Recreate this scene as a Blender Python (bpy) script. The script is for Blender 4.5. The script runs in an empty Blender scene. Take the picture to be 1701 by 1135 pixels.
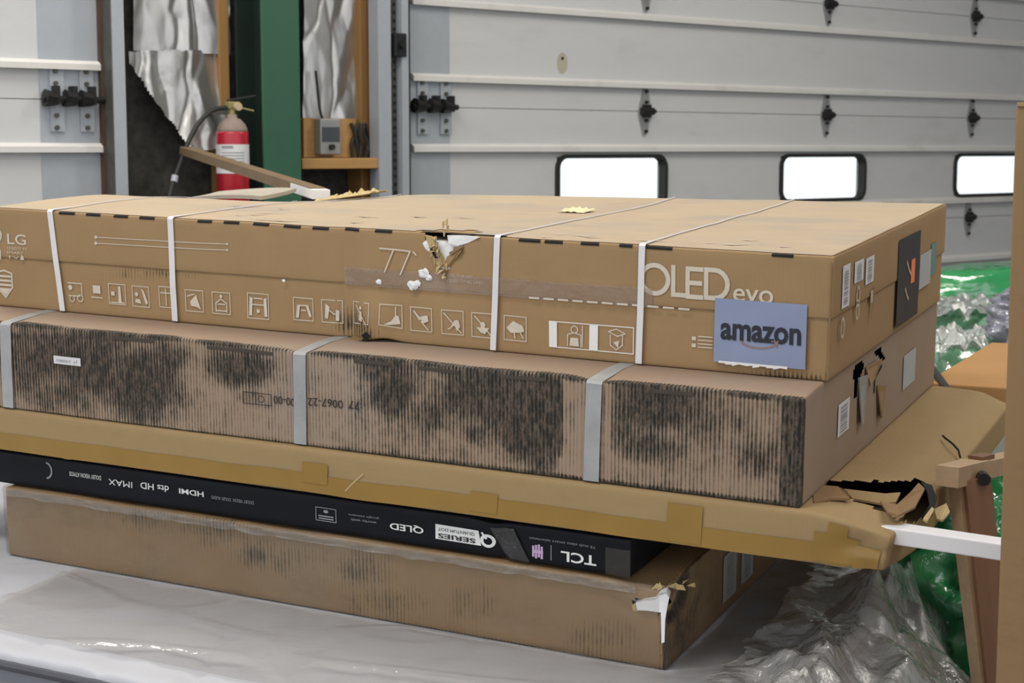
import bpy, bmesh, math, random
from mathutils import Vector, Matrix, noise
random.seed(7)
sc = bpy.context.scene
col = sc.collection

# ------------------------------------------------------------------ camera
FPX = 2723.0                       # focal length in pixels of the 1701x1135 frame
CAM = Vector((0, 0, 1.55))
TH = math.atan(320 / FPX)          # pitch down; horizon at y = 247
FW = Vector((0, math.cos(TH), -math.sin(TH)))
UP = Vector((0, math.sin(TH), math.cos(TH)))
RT = Vector((1, 0, 0))
cd = bpy.data.cameras.new('camera')
cd.sensor_width = 36.0
cd.lens = 36.0 * FPX / 1701.0
cd.clip_start = 0.05
cd.dof.use_dof = True
cd.dof.focus_distance = 3.15
cd.dof.aperture_fstop = 9.0
camo = bpy.data.objects.new('camera', cd)
camo.location = CAM
camo.rotation_euler = (math.pi / 2 - TH, 0, 0)
col.objects.link(camo)
sc.camera = camo
# ------------------------------------------------------------------ world, lamps, exposure
wd = bpy.data.worlds.new('overcast')
sc.world = wd
wd.use_nodes = True
bg = wd.node_tree.nodes['Background']
bg.inputs[0].default_value = (0.95, 0.975, 1.0, 1)
bg.inputs[1].default_value = 1.25
vs = sc.view_settings
vs.view_transform = 'Standard'
vs.look = 'None'
vs.gamma = 1.0
vs.use_curve_mapping = False
vs.exposure = 0.0
FILL_LAMPS = [((-1.6, 1.6), 85), ((-1.6, 4.8), 95), ((2.6, 2.2), 60), ((2.6, 6.2), 84)]  # unseen lamps, added to brighten the carton tops and the door
LAMP_Z = 4.55
def area_lamp(x, y, w):
    l = bpy.data.lights.new('fill_light', 'AREA')
    l.shape = 'RECTANGLE'
    l.size = 2.4
    l.size_y = 0.5
    l.energy = w
    l.color = (1.0, 0.95, 0.87)
    o = bpy.data.objects.new('fill_light', l)
    o.location = (x, y, LAMP_Z - 0.09)
    col.objects.link(o)
    return o

# ------------------------------------------------------------------ spaces
def ray(x, y):
    return (FW * FPX + RT * (x - 850.5) + UP * (567.5 - y)).normalized()
def proj(p):
    q = p - CAM
    z = q.dot(FW)
    return 850.5 + FPX * q.dot(RT) / z, 567.5 - FPX * q.dot(UP) / z
class Space:
    def __init__(s, o, x, y, z):
        s.o, s.x, s.y, s.z = o, x, y, z
        s.m = Matrix(((x.x, y.x, z.x), (x.y, y.y, z.y), (x.z, y.z, z.z)))
    def w(s, p):
        return s.o + s.m @ Vector(p)
    def px(s, p):
        return proj(s.w(p))
    def at(s, x, y, axis, val):
        """pixel -> point of this space on the plane coordinate[axis] = val"""
        n = (s.x, s.y, s.z)[axis]
        r = ray(x, y)
        t = ((s.o - CAM).dot(n) + val) / r.dot(n)
        q = CAM + r * t - s.o
        return Vector((q.dot(s.x), q.dot(s.y), q.dot(s.z)))
WORLD = Space(Vector((0, 0, 0)), Vector((1, 0, 0)), Vector((0, 1, 0)), Vector((0, 0, 1)))
# stack: leans on its soft base, axes from the cartons' edges: s right, d away, n up
_D = ray(2190, 48)
_N = (-ray(-4881, 61)).cross(_D).normalized()
STK = Space(CAM + ray(1386, 427) * 2.95, _D.cross(_N), _D, _N)
# door wall: a along the wall to the right, c into the wall, z up
_A = Vector((math.sin(math.radians(50.3)), math.cos(math.radians(50.3)), 0))
WAL = Space(Vector((2.757, 9.95, 0)), _A, Vector((0, 0, 1)).cross(_A), Vector((0, 0, 1)))
def rotz(o, deg):
    a = math.radians(deg)
    return Space(Vector(o), Vector((math.cos(a), math.sin(a), 0)), Vector((-math.sin(a), math.cos(a), 0)), Vector((0, 0, 1)))

# ------------------------------------------------------------------ materials
def new_mat(name):
    m = bpy.data.materials.new(name)
    m.use_nodes = True
    nt = m.node_tree
    return m, nt, nt.nodes['Principled BSDF'], nt.nodes['Material Output']
def nd(nt, t, **kw):
    n = nt.nodes.new(t)
    for k, v in kw.items():
        setattr(n, k, v)
    return n
def math_node(nt, op, a, b=None, c=None, clamp=False):
    n = nd(nt, 'ShaderNodeMath', operation=op)
    n.use_clamp = clamp
    for i, v in enumerate((a, b, c)):
        if v is None:
            continue
        if isinstance(v, (int, float)):
            n.inputs[i].default_value = v
        else:
            nt.links.new(v, n.inputs[i])
    return n.outputs[0]
def noise_node(nt, vec, scale, detail=3, rough=0.55):
    n = nd(nt, 'ShaderNodeTexNoise')
    n.inputs['Scale'].default_value = scale
    n.inputs['Detail'].default_value = detail
    n.inputs['Roughness'].default_value = rough
    nt.links.new(vec, n.inputs['Vector'])
    return n.outputs['Fac']
def mapped(nt, scale=(1, 1, 1)):
    tc = nd(nt, 'ShaderNodeTexCoord')
    mp = nd(nt, 'ShaderNodeMapping')
    mp.inputs['Scale'].default_value = scale
    nt.links.new(tc.outputs['Object'], mp.inputs['Vector'])
    return mp.outputs['Vector']
def mix_col(nt, fac, a, b):
    n = nd(nt, 'ShaderNodeMix', data_type='RGBA')
    for i, v in ((0, fac), (6, a), (7, b)):
        if isinstance(v, (int, float)):
            n.inputs[i].default_value = v
        elif isinstance(v, tuple):
            n.inputs[i].default_value = (*v[:3], 1)
        else:
            nt.links.new(v, n.inputs[i])
    return n.outputs[2]
def ramp01(nt, v, lo, hi):
    n = nd(nt, 'ShaderNodeMapRange', interpolation_type='SMOOTHSTEP')
    n.inputs[1].default_value = lo
    n.inputs[2].default_value = hi
    nt.links.new(v, n.inputs[0])
    return n.outputs[0]
def mul(c, k):
    return tuple(min(1, x * k) for x in c)
def bump(nt, b, h, strength, dist):
    n = nd(nt, 'ShaderNodeBump')
    n.inputs['Strength'].default_value = strength
    n.inputs['Distance'].default_value = dist
    nt.links.new(h, n.inputs['Height'])
    nt.links.new(n.outputs[0], b.inputs['Normal'])
def plain(name, c, rough=0.6, var=0.12, scale=12, stretch=(1, 1, 1), metal=0.0, spec=0.4, bmp=0.0, bscale=60, dirt=None, dirt_amt=0.5, dscale=3):
    m, nt, b, out = new_mat(name)
    v = mapped(nt, stretch)
    f = noise_node(nt, v, scale)
    cc = mix_col(nt, f, mul(c, 1 - var), mul(c, 1 + var))
    if dirt:
        g = ramp01(nt, noise_node(nt, v, dscale, 6, 0.65), 0.52, 0.75)
        cc = mix_col(nt, math_node(nt, 'MULTIPLY', g, dirt_amt), cc, dirt)
    nt.links.new(cc, b.inputs['Base Color'])
    b.inputs['Roughness'].default_value = rough
    b.inputs['Metallic'].default_value = metal
    b.inputs['Specular IOR Level'].default_value = spec
    if bmp:
        bump(nt, b, noise_node(nt, v, bscale, 4), bmp, 0.003)
    return m
SOOT = (0.018, 0.02, 0.018)
def cardboard(name, c, corr=0.0, soot=False, blot=0.10, rough=0.82, pitch=0.0085, spec=0.25, stain=(0.10, 0.07, 0.035), stain_amt=0.0, grey=0.0):
    """kraft board: blotches, fibre streaks, flute lines; 'soot' = rubbed-on black dirt stored per vertex"""
    m, nt, b, out = new_mat(name)
    v = mapped(nt)
    big = noise_node(nt, v, 5.0, 4)
    cc = mix_col(nt, big, mul(c, 1 - blot), mul(c, 1 + blot))
    fib = noise_node(nt, mapped(nt, (9, 9, 160)), 2.0, 3)
    cc = mix_col(nt, math_node(nt, 'MULTIPLY', fib, 0.22), cc, mul(c, 0.72))
    tc = nd(nt, 'ShaderNodeTexCoord')
    sp = nd(nt, 'ShaderNodeSeparateXYZ')
    nt.links.new(tc.outputs['Object'], sp.inputs[0])
    jit = noise_node(nt, mapped(nt, (30, 1, 1)), 3.0, 2)
    ph = math_node(nt, 'ADD', math_node(nt, 'MULTIPLY', sp.outputs[0], 2 * math.pi / pitch), math_node(nt, 'MULTIPLY', jit, 5.0))
    st = math_node(nt, 'MULTIPLY_ADD', math_node(nt, 'SINE', ph), 0.5, 0.5)
    if corr:
        cc = mix_col(nt, math_node(nt, 'MULTIPLY', st, corr), cc, mul(c, 0.55))
    if stain_amt:
        g = ramp01(nt, noise_node(nt, mapped(nt, (1, 1, 2.2)), 6.0, 7, 0.7), 0.50, 0.72)
        cc = mix_col(nt, math_node(nt, 'MULTIPLY', g, stain_amt), cc, stain)
    if grey:
        g = ramp01(nt, noise_node(nt, mapped(nt, (1, 2, 1)), 3.1, 5, 0.6), 0.45, 0.75)
        cc = mix_col(nt, math_node(nt, 'MULTIPLY', g, grey), cc, (0.33, 0.31, 0.28))
    if soot:
        at = nd(nt, 'ShaderNodeAttribute')
        at.attribute_name = 'soot'
        n1 = noise_node(nt, mapped(nt, (1, 1, 0.5)), 55.0, 4, 0.7)
        n2 = noise_node(nt, v, 16.0, 5, 0.7)
        t = math_node(nt, 'ADD', at.outputs['Fac'], math_node(nt, 'MULTIPLY_ADD', n1, 0.55, -0.275))
        t = math_node(nt, 'ADD', t, math_node(nt, 'MULTIPLY_ADD', n2, 1.1, -0.55))
        t = math_node(nt, 'ADD', t, math_node(nt, 'MULTIPLY_ADD', st, 0.36, -0.16))
        f = ramp01(nt, t, 0.12, 0.74)
        f = math_node(nt, 'MULTIPLY', f, ramp01(nt, at.outputs['Fac'], 0.0, 0.12))
        n3 = noise_node(nt, mapped(nt, (1, 1, 0.35)), 130.0, 3, 0.75)
        f = math_node(nt, 'MULTIPLY', f, math_node(nt, 'MULTIPLY_ADD', ramp01(nt, n3, 0.30, 0.62), 0.34, 0.68))
        f = math_node(nt, 'MULTIPLY', f, math_node(nt, 'MULTIPLY_ADD', st, 0.16, 0.86), None, True)
        cc = mix_col(nt, f, cc, SOOT)
    nt.links.new(cc, b.inputs['Base Color'])
    b.inputs['Roughness'].default_value = rough
    b.inputs['Specular IOR Level'].default_value = spec
    bump(nt, b, math_node(nt, 'ADD', math_node(nt, 'MULTIPLY', st, 0.25 + corr), big), 0.25, 0.002)
    return m
def wood(name, c, rough=0.6, axis=2, k=0.3):
    m, nt, b, out = new_mat(name)
    s = [40, 40, 40]
    s[axis] = 2.0
    f = noise_node(nt, mapped(nt, tuple(s)), 1.0, 4, 0.6)
    g = noise_node(nt, mapped(nt), 6.0, 2)
    cc = mix_col(nt, f, mul(c, 1 - k), mul(c, 1 + k))
    cc = mix_col(nt, math_node(nt, 'MULTIPLY', g, 0.4), cc, mul(c, 0.6))
    nt.links.new(cc, b.inputs['Base Color'])
    b.inputs['Roughness'].default_value = rough
    bump(nt, b, f, 0.2, 0.002)
    return m
def film(name, tint, clear=0.6, rough=0.12, gloss=0.35, bscale=30, bstr=0.5, pure=False):
    """thin plastic sheet: partly see-through, milky, with sharp shine"""
    m, nt, b, out = new_mat(name)
    b.inputs['Base Color'].default_value = (*tint, 1)
    b.inputs['Roughness'].default_value = rough
    b.inputs['Specular IOR Level'].default_value = 0.9
    tr = nd(nt, 'ShaderNodeBsdfTransparent')
    tr.inputs[0].default_value = (0.97, 0.965, 0.955, 1) if pure else (*[min(1, 0.55 + 0.5 * t) for t in tint], 1)
    gl = nd(nt, 'ShaderNodeBsdfGlossy')
    gl.inputs['Roughness'].default_value = rough
    mx = nd(nt, 'ShaderNodeMixShader')
    mx.inputs[0].default_value = clear
    nt.links.new(b.outputs[0], mx.inputs[1])
    nt.links.new(tr.outputs[0], mx.inputs[2])
    lw = nd(nt, 'ShaderNodeFresnel')
    lw.inputs[0].default_value = 1.55
    m2 = nd(nt, 'ShaderNodeMixShader')
    nt.links.new(math_node(nt, 'MULTIPLY_ADD', lw.outputs[0], gloss * 2.2, gloss * 0.12, clamp=True), m2.inputs[0])
    nt.links.new(mx.outputs[0], m2.inputs[1])
    nt.links.new(gl.outputs[0], m2.inputs[2])
    nt.links.new(m2.outputs[0], out.inputs[0])
    h = noise_node(nt, mapped(nt), bscale, 5, 0.6)
    bp = nd(nt, 'ShaderNodeBump')
    bp.inputs['Strength'].default_value = bstr
    bp.inputs['Distance'].default_value = 0.01
    nt.links.new(h, bp.inputs['Height'])
    for s in (b, gl, lw):
        nt.links.new(bp.outputs[0], s.inputs['Normal'])
    return m
M = {}
M['kraft'] = cardboard('kraft_board', (0.350, 0.232, 0.120), stain_amt=0.10, soot=True)
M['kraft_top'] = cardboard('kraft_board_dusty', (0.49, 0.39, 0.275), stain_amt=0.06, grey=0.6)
M['kraft_soot'] = cardboard('kraft_board_sooty', (0.345, 0.25, 0.18), corr=0.13, soot=True, grey=0.3, pitch=0.0076)
M['kraft_plain'] = cardboard('kraft_board_tan', (0.355, 0.250, 0.125), stain_amt=0.12, soot=True, blot=0.06)
M['kraft_worn'] = cardboard('kraft_board_worn', (0.275, 0.178, 0.090), soot=True, stain_amt=0.45, stain=(0.15, 0.095, 0.045), blot=0.2, grey=0.18, spec=0.5, rough=0.5)
M['kraft_raw'] = cardboard('torn_board_edge', (0.55, 0.42, 0.22), corr=0.4, pitch=0.006, blot=0.3)
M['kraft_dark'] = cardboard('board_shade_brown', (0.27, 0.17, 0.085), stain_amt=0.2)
M['kraft_orange'] = cardboard('kraft_board_orange', (0.45, 0.25, 0.10), blot=0.05)
M['black_box'] = plain('black_gloss_board', (0.004, 0.005, 0.009), 0.5, 0.4, 9, spec=0.22, dirt=(0.014, 0.016, 0.022), dirt_amt=0.5)
M['slot'] = plain('dark_slot', (0.012, 0.011, 0.01), 0.9, 0.2)
M['ink'] = plain('white_ink', (0.62, 0.56, 0.47), 0.7, 0.10, 60)
M['ink_bright'] = plain('bright_white_ink', (0.80, 0.80, 0.80), 0.6, 0.05)
M['ink_grey'] = plain('grey_ink', (0.30, 0.31, 0.33), 0.6, 0.1)
M['ink_black'] = plain('black_ink', (0.02, 0.02, 0.022), 0.7, 0.1)
M['ink_purple'] = plain('lilac_ink', (0.55, 0.40, 0.62), 0.6, 0.1)
M['strap'] = plain('white_strap', (0.72, 0.71, 0.74), 0.35, 0.06, 30, spec=0.5)
M['tape_grey'] = plain('grey_film_strap', (0.36, 0.37, 0.38), 0.32, 0.25, 25, spec=0.6, dirt=(0.16, 0.16, 0.15), dirt_amt=0.6)
M['tape'] = plain('brown_packing_tape', (0.30, 0.178, 0.042), 0.34, 0.15, 9, spec=0.5)
M['tape_clear'] = film('clear_packing_tape', (0.66, 0.55, 0.46), 0.80, 0.25, 0.12)
M['sticker'] = plain('pale_blue_sticker', (0.25, 0.30, 0.46), 0.45, 0.05, 14, spec=0.5)
M['sticker_text'] = plain('sticker_black', (0.02, 0.022, 0.035), 0.5, 0.1)
M['sticker_smile'] = plain('sticker_orange_brown', (0.30, 0.19, 0.17), 0.5, 0.1)
M['paper'] = plain('white_paper', (0.68, 0.68, 0.70), 0.7, 0.05)
M['paper_grey'] = plain('grey_paper', (0.40, 0.42, 0.42), 0.7, 0.08)
M['teal'] = plain('teal_label', (0.13, 0.24, 0.22), 0.6, 0.1)
M['label_black'] = plain('black_label', (0.022, 0.022, 0.026), 0.55, 0.15)
M['orange'] = plain('orange_print', (0.85, 0.20, 0.06), 0.5, 0.05)
M['cream'] = plain('cream_print', (0.50, 0.40, 0.26), 0.6, 0.1)
M['foam'] = plain('white_foam', (0.82, 0.83, 0.85), 0.75, 0.03, 40, bmp=0.3, bscale=250)
M['plastic_white'] = plain('white_plastic', (0.82, 0.82, 0.86), 0.4, 0.02, spec=0.5)
M['door'] = plain('white_door_paint', (0.56, 0.565, 0.575), 0.5, 0.045, 3, (1, 1, 3), dirt=(0.40, 0.39, 0.36), dirt_amt=0.35, dscale=2.0)
M['door_rib'] = plain('white_rib_paint', (0.66, 0.65, 0.63), 0.45, 0.05, 5, dirt=(0.34, 0.32, 0.27), dirt_amt=0.4)
M['galv'] = plain('galvanised_steel', (0.40, 0.43, 0.47), 0.5, 0.07, 25, metal=0.25, spec=0.5)
M['galv_dark'] = plain('greasy_steel', (0.10, 0.095, 0.085), 0.55, 0.4, 30, metal=0.4)
M['grease'] = plain('black_grease', (0.012, 0.012, 0.012), 0.45, 0.3, 40)
M['rust'] = plain('rusty_steel', (0.075, 0.042, 0.026), 0.7, 0.35, 18)
M['hinge'] = plain('hinge_zinc', (0.36, 0.37, 0.37), 0.4, 0.3, 40, metal=0.5)
M['wood_stud'] = wood('pine_stud', (0.37, 0.20, 0.065))
M['wood_ledge'] = wood('pine_ledge', (0.46, 0.26, 0.09), axis=0)
M['wood_red'] = wood('reddish_pine', (0.215, 0.105, 0.052))
M['wood_pale'] = wood('pale_pine', (0.50, 0.35, 0.21), axis=0)
M['wood_old'] = wood('old_strip', (0.20, 0.135, 0.07), axis=0, k=0.4)
M['green_paint'] = plain('green_steel_paint', (0.028, 0.105, 0.060), 0.5, 0.12, 6, dirt=(0.02, 0.05, 0.03), dirt_amt=0.5, spec=0.5)
M['green_shaded'] = plain('shaded_green_paint', (0.006, 0.017, 0.011), 0.7, 0.3, 6)  # column green darkened to paint in the shade of its recess
M['wool'] = plain('dark_wool', (0.05, 0.047, 0.043), 0.95, 0.9, 22, bmp=1.0, bscale=40)
M['foil'] = plain('aluminium_foil', (0.56, 0.555, 0.55), 0.34, 0.06, 8, metal=0.8, bmp=0.25, bscale=22)
M['red'] = plain('extinguisher_red', (0.42, 0.012, 0.028), 0.3, 0.06, 8, spec=0.6)
M['dusty'] = plain('dusty_red', (0.27, 0.21, 0.18), 0.85, 0.2, 30)
M['brass'] = plain('brass_valve', (0.32, 0.28, 0.12), 0.4, 0.15, metal=0.6)
M['rubber'] = plain('black_rubber', (0.022, 0.023, 0.021), 0.55, 0.15)
M['grey_metal'] = plain('grey_metal', (0.32, 0.33, 0.33), 0.45, 0.08, metal=0.3)
M['cloth_white'] = plain('white_ticking', (0.51, 0.52, 0.565), 0.85, 0.04, 6, bmp=0.7, bscale=20)
M['cloth_grey'] = plain('grey_border_cloth', (0.23, 0.24, 0.27), 0.85, 0.1, 40)
M['piping'] = plain('dark_piping', (0.09, 0.09, 0.11), 0.8, 0.15)
M['film'] = film('clear_film', (0.62, 0.61, 0.60), 0.90, 0.09, 0.30, 14, 0.45, True)
M['film_milky'] = film('folded_clear_film', (0.72, 0.72, 0.73), 0.55, 0.07, 0.7, 34, 0.8, True)
M['film_thin'] = film('thin_wrap', (0.60, 0.50, 0.40), 0.96, 0.10, 0.14, 35, 0.5, True)
M['film_green'] = film('green_film', (0.035, 0.36, 0.12), 0.12, 0.16, 0.5, 14, 0.6)
M['film_green2'] = film('pale_green_film', (0.16, 0.42, 0.24), 0.15, 0.14, 0.55, 10, 0.7)
M['film_grey'] = film('grey_bag_film', (0.42, 0.43, 0.56), 0.35, 0.14, 0.6, 20, 0.7)
M['concrete'] = plain('concrete_floor', (0.20, 0.195, 0.185), 0.8, 0.2, 3, bmp=0.2)
M['ceil'] = plain('roof_sheet', (0.45, 0.45, 0.45), 0.7, 0.05)
M['lamp_body'] = plain('lamp_housing', (0.7, 0.7, 0.7), 0.5, 0.05)
def glass_mat():
    m, nt, b, out = new_mat('window_glass')
    tr = nd(nt, 'ShaderNodeBsdfTransparent')
    gl = nd(nt, 'ShaderNodeBsdfGlossy')
    gl.inputs['Roughness'].default_value = 0.05
    f = nd(nt, 'ShaderNodeFresnel')
    f.inputs[0].default_value = 1.2
    h = noise_node(nt, mapped(nt), 3.0)
    tr.inputs[0].default_value = (0.95, 0.97, 0.97, 1)
    mx = nd(nt, 'ShaderNodeMixShader')
    nt.links.new(math_node(nt, 'MULTIPLY', f.outputs[0], math_node(nt, 'MULTIPLY', h, 0.12)), mx.inputs[0])
    nt.links.new(tr.outputs[0], mx.inputs[1])
    nt.links.new(gl.outputs[0], mx.inputs[2])
    nt.links.new(mx.outputs[0], out.inputs[0])
    return m
M['glass'] = glass_mat()

# ------------------------------------------------------------------ object makers
def matrix_of(space, origin):
    m = space.m.to_4x4()
    m.translation = space.w(origin)
    return m
class T:
    """a thing: an Empty at its base, with the axes of its space"""
    def __init__(s, name, label, cat, space, origin, group=None, kind=None):
        s.sp, s.org = space, Vector(origin)
        o = bpy.data.objects.new(name, None)
        o.empty_display_size = 0.05
        col.objects.link(o)
        o.matrix_world = matrix_of(space, origin)
        tag(o, label, cat, group, kind)
        s.o = o
def tag(o, label=None, cat=None, group=None, kind=None):
    for k, v in (('label', label), ('category', cat), ('group', group), ('kind', kind)):
        if v:
            o[k] = v
def mesh_of(name, vs, fs, mat, smooth=False, attr=None):
    me = bpy.data.meshes.new(name)
    me.from_pydata([tuple(v) for v in vs], [], fs)
    me.materials.append(M[mat] if isinstance(mat, str) else mat)
    if smooth:
        me.polygons.foreach_set('use_smooth', [True] * len(me.polygons))
    if attr:
        a = me.attributes.new('soot', 'FLOAT', 'POINT')
        a.data.foreach_set('value', attr)
    me.update()
    return me
def part(t, name, geo, mat, parent=None, smooth=False, attr=None, label=None, kind=None, shared=None):
    vs, fs = geo
    me = mesh_of(name, [Vector(v) - t.org for v in vs], fs, mat, smooth, attr)
    o = bpy.data.objects.new(name, me)
    col.objects.link(o)
    o.parent = parent or t.o
    tag(o, label, kind=kind)
    return o
def single(name, label, cat, space, origin, geo, mat, smooth=False, group=None, kind=None, attr=None):
    vs, fs = geo
    org = Vector(origin)
    me = mesh_of(name, [Vector(v) - org for v in vs], fs, mat, smooth, attr)
    o = bpy.data.objects.new(name, me)
    col.objects.link(o)
    o.matrix_world = matrix_of(space, origin)
    tag(o, label, cat, group, kind)
    return o
# ---- geometry
def join(*gs):
    vs, fs = [], []
    for g in gs:
        n = len(vs)
        vs += list(g[0])
        fs += [tuple(i + n for i in f) for f in g[1]]
    return vs, fs
def lin(a, b, step, r):
    if b - a < 2.2 * r or r <= 0:
        n = max(1, round((b - a) / step))
        return [a + (b - a) * i / n for i in range(n + 1)]
    n = max(1, round((b - a - 2 * r) / step))
    return [a, a + r * 0.35] + [a + r + (b - a - 2 * r) * i / n for i in range(n + 1)] + [b - r * 0.35, b]
def gbox(lo, hi, steps=(9, 9, 9), r=0.0, warp=None, skip=None, faces='xXyYzZ'):
    """box of gridded panels with rounded edges; warp bends points, skip(center, face) leaves a hole"""
    L = [lin(lo[k], hi[k], steps[k], r) for k in range(3)]
    ids, vs, fs = {}, [], []
    def vid(p):
        k = tuple(round(c, 5) for c in p)
        if k not in ids:
            if r > 0:
                c = Vector([min(max(p[i], lo[i] + r), hi[i] - r) for i in range(3)])
                d = Vector(p) - c
                q = c + d.normalized() * r if d.length > 1e-9 else Vector(p)
            else:
                q = Vector(p)
            if warp:
                q = Vector(warp(*q))
            ids[k] = len(vs)
            vs.append(q)
        return ids[k]
    for ax, ch in enumerate('xyz'):
        a, b = [(1, 2), (2, 0), (0, 1)][ax]
        for side, c in ((0, ch), (1, ch.upper())):
            if c not in faces:
                continue
            for i in range(len(L[a]) - 1):
                for j in range(len(L[b]) - 1):
                    q = []
                    for u, w in ((i, j), (i + 1, j), (i + 1, j + 1), (i, j + 1)):
                        p = [0, 0, 0]
                        p[ax] = hi[ax] if side else lo[ax]
                        p[a] = L[a][u]
                        p[b] = L[b][w]
                        q.append(p)
                    if skip and skip([sum(x[k] for x in q) / 4 for k in range(3)], c):
                        continue
                    f = [vid(p) for p in q]
                    fs.append(tuple(f) if side else tuple(reversed(f)))
    return vs, fs
def box(x0, x1, y0, y1, z0, z1):
    vs = [(x, y, z) for x in (x0, x1) for y in (y0, y1) for z in (z0, z1)]
    return vs, [(0, 1, 3, 2), (4, 6, 7, 5), (0, 4, 5, 1), (2, 3, 7, 6), (0, 2, 6, 4), (1, 5, 7, 3)]
def bbox(x0, x1, y0, y1, z0, z1, r=0.004):
    return gbox((x0, y0, z0), (x1, y1, z1), (9, 9, 9), min(r, 0.45 * min(x1 - x0, y1 - y0, z1 - z0)))
def beam(p0, p1, w, h, up=(0, 0, 1), taper=1.0):
    p0, p1 = Vector(p0), Vector(p1)
    d = (p1 - p0).normalized()
    sx = d.cross(Vector(up)).normalized()
    u = sx.cross(d)
    vs = []
    for p, k in ((p0, 1), (p1, taper)):
        for a, b in ((-1, -1), (1, -1), (1, 1), (-1, 1)):
            vs.append(p + sx * (a * w / 2 * k) + u * (b * h / 2 * k))
    return vs, [(3, 2, 1, 0), (4, 5, 6, 7), (0, 1, 5, 4), (1, 2, 6, 5), (2, 3, 7, 6), (3, 0, 4, 7)]
def smooth_path(pts, n=6):
    P = [Vector(p) for p in pts]
    out = []
    for i in range(len(P) - 1):
        p0, p1, p2, p3 = P[max(i - 1, 0)], P[i], P[i + 1], P[min(i + 2, len(P) - 1)]
        for k in range(n):
            t = k / n
            out.append(0.5 * ((2 * p1) + (p2 - p0) * t + (2 * p0 - 5 * p1 + 4 * p2 - p3) * t * t + (3 * p1 - p0 - 3 * p2 + p3) * t ** 3))
    return out + [P[-1]]
def tube(pts, rad, seg=10):
    P = [Vector(p) for p in pts]
    vs, fs = [], []
    ref = Vector((0.31, 0.2, 0.93))
    for i, p in enumerate(P):
        d = (P[min(i + 1, len(P) - 1)] - P[max(i - 1, 0)]).normalized()
        a = d.cross(ref).normalized()
        b = a.cross(d)
        r = rad[i] if isinstance(rad, (list, tuple)) else rad
        for k in range(seg):
            t = 2 * math.pi * k / seg
            vs.append(p + a * (r * math.cos(t)) + b * (r * math.sin(t)))
    for i in range(len(P) - 1):
        for k in range(seg):
            k2 = (k + 1) % seg
            fs.append((i * seg + k, i * seg + k2, (i + 1) * seg + k2, (i + 1) * seg + k))
    fs.append(tuple(reversed(range(seg))))
    fs.append(tuple(range((len(P) - 1) * seg, len(P) * seg)))
    return vs, fs
def lathe(prof, cx, cy, seg=28):
    vs, fs = [], []
    for r, z in prof:
        for k in range(seg):
            t = 2 * math.pi * k / seg
            vs.append(Vector((cx + r * math.cos(t), cy + r * math.sin(t), z)))
    for i in range(len(prof) - 1):
        for k in range(seg):
            k2 = (k + 1) % seg
            fs.append((i * seg + k, i * seg + k2, (i + 1) * seg + k2, (i + 1) * seg + k))
    fs.append(tuple(reversed(range(seg))))
    fs.append(tuple(range((len(prof) - 1) * seg, len(prof) * seg)))
    return vs, fs
def sheet(nu, nv, fn, thick=None):
    vs = [Vector(fn(i / nu, j / nv)) for j in range(nv + 1) for i in range(nu + 1)]
    fs = [(j * (nu + 1) + i, j * (nu + 1) + i + 1, (j + 1) * (nu + 1) + i + 1, (j + 1) * (nu + 1) + i) for j in range(nv) for i in range(nu)]
    if thick:
        n = len(vs)
        tv = Vector(thick)
        vs = vs + [v + tv for v in vs]
        fs = fs + [tuple(i + n for i in reversed(f)) for f in fs]
        rim = [i for i in range(nu + 1)] + [j * (nu + 1) + nu for j in range(1, nv + 1)] + [nv * (nu + 1) + i for i in range(nu - 1, -1, -1)] + [j * (nu + 1) for j in range(nv - 1, 0, -1)]
        for a, b in zip(rim, rim[1:] + rim[:1]):
            fs.append((b, a, a + n, b + n))
    return vs, fs
def fbm(x, y, z=0.0, oct=4):
    return noise.fractal(Vector((x, y, z)), 1.0, 2.0, oct)
def ridge(x, y, z=0.0):
    return 1 - 2 * abs(noise.noise(Vector((x, y, z))))
def ss(a, b, x):
    t = min(1, max(0, (x - a) / (b - a)))
    return t * t * (3 - 2 * t)
# ---- flat print
def circ(cx, cy, r, n=20, ry=None, a0=0, a1=360):
    ry = ry or r
    return [(cx + r * math.cos(math.radians(a0 + (a1 - a0) * i / n)), cy + ry * math.sin(math.radians(a0 + (a1 - a0) * i / n))) for i in range(n + (0 if a1 - a0 == 360 else 1))]
def stroke(pts, w, closed=False):
    out = []
    P = list(pts) + ([pts[0]] if closed else [])
    for (x0, y0), (x1, y1) in zip(P, P[1:]):
        L = math.hypot(x1 - x0, y1 - y0) or 1e-6
        dx, dy = (x1 - x0) / L, (y1 - y0) / L
        h = w / 2
        e = h * 0.8
        out.append([(x0 - dx * e - dy * h, y0 - dy * e + dx * h), (x0 - dx * e + dy * h, y0 - dy * e - dx * h), (x1 + dx * e + dy * h, y1 + dy * e - dx * h), (x1 + dx * e - dy * h, y1 + dy * e + dx * h)])
    return out
def rect(x0, y0, x1, y1):
    return [(x0, y0), (x1, y0), (x1, y1), (x0, y1)]
def poly_geo(polys):
    vs, fs = [], []
    for p in polys:
        n = len(vs)
        vs += p
        fs.append(tuple(range(n, n + len(p))))
    return vs, fs
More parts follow.
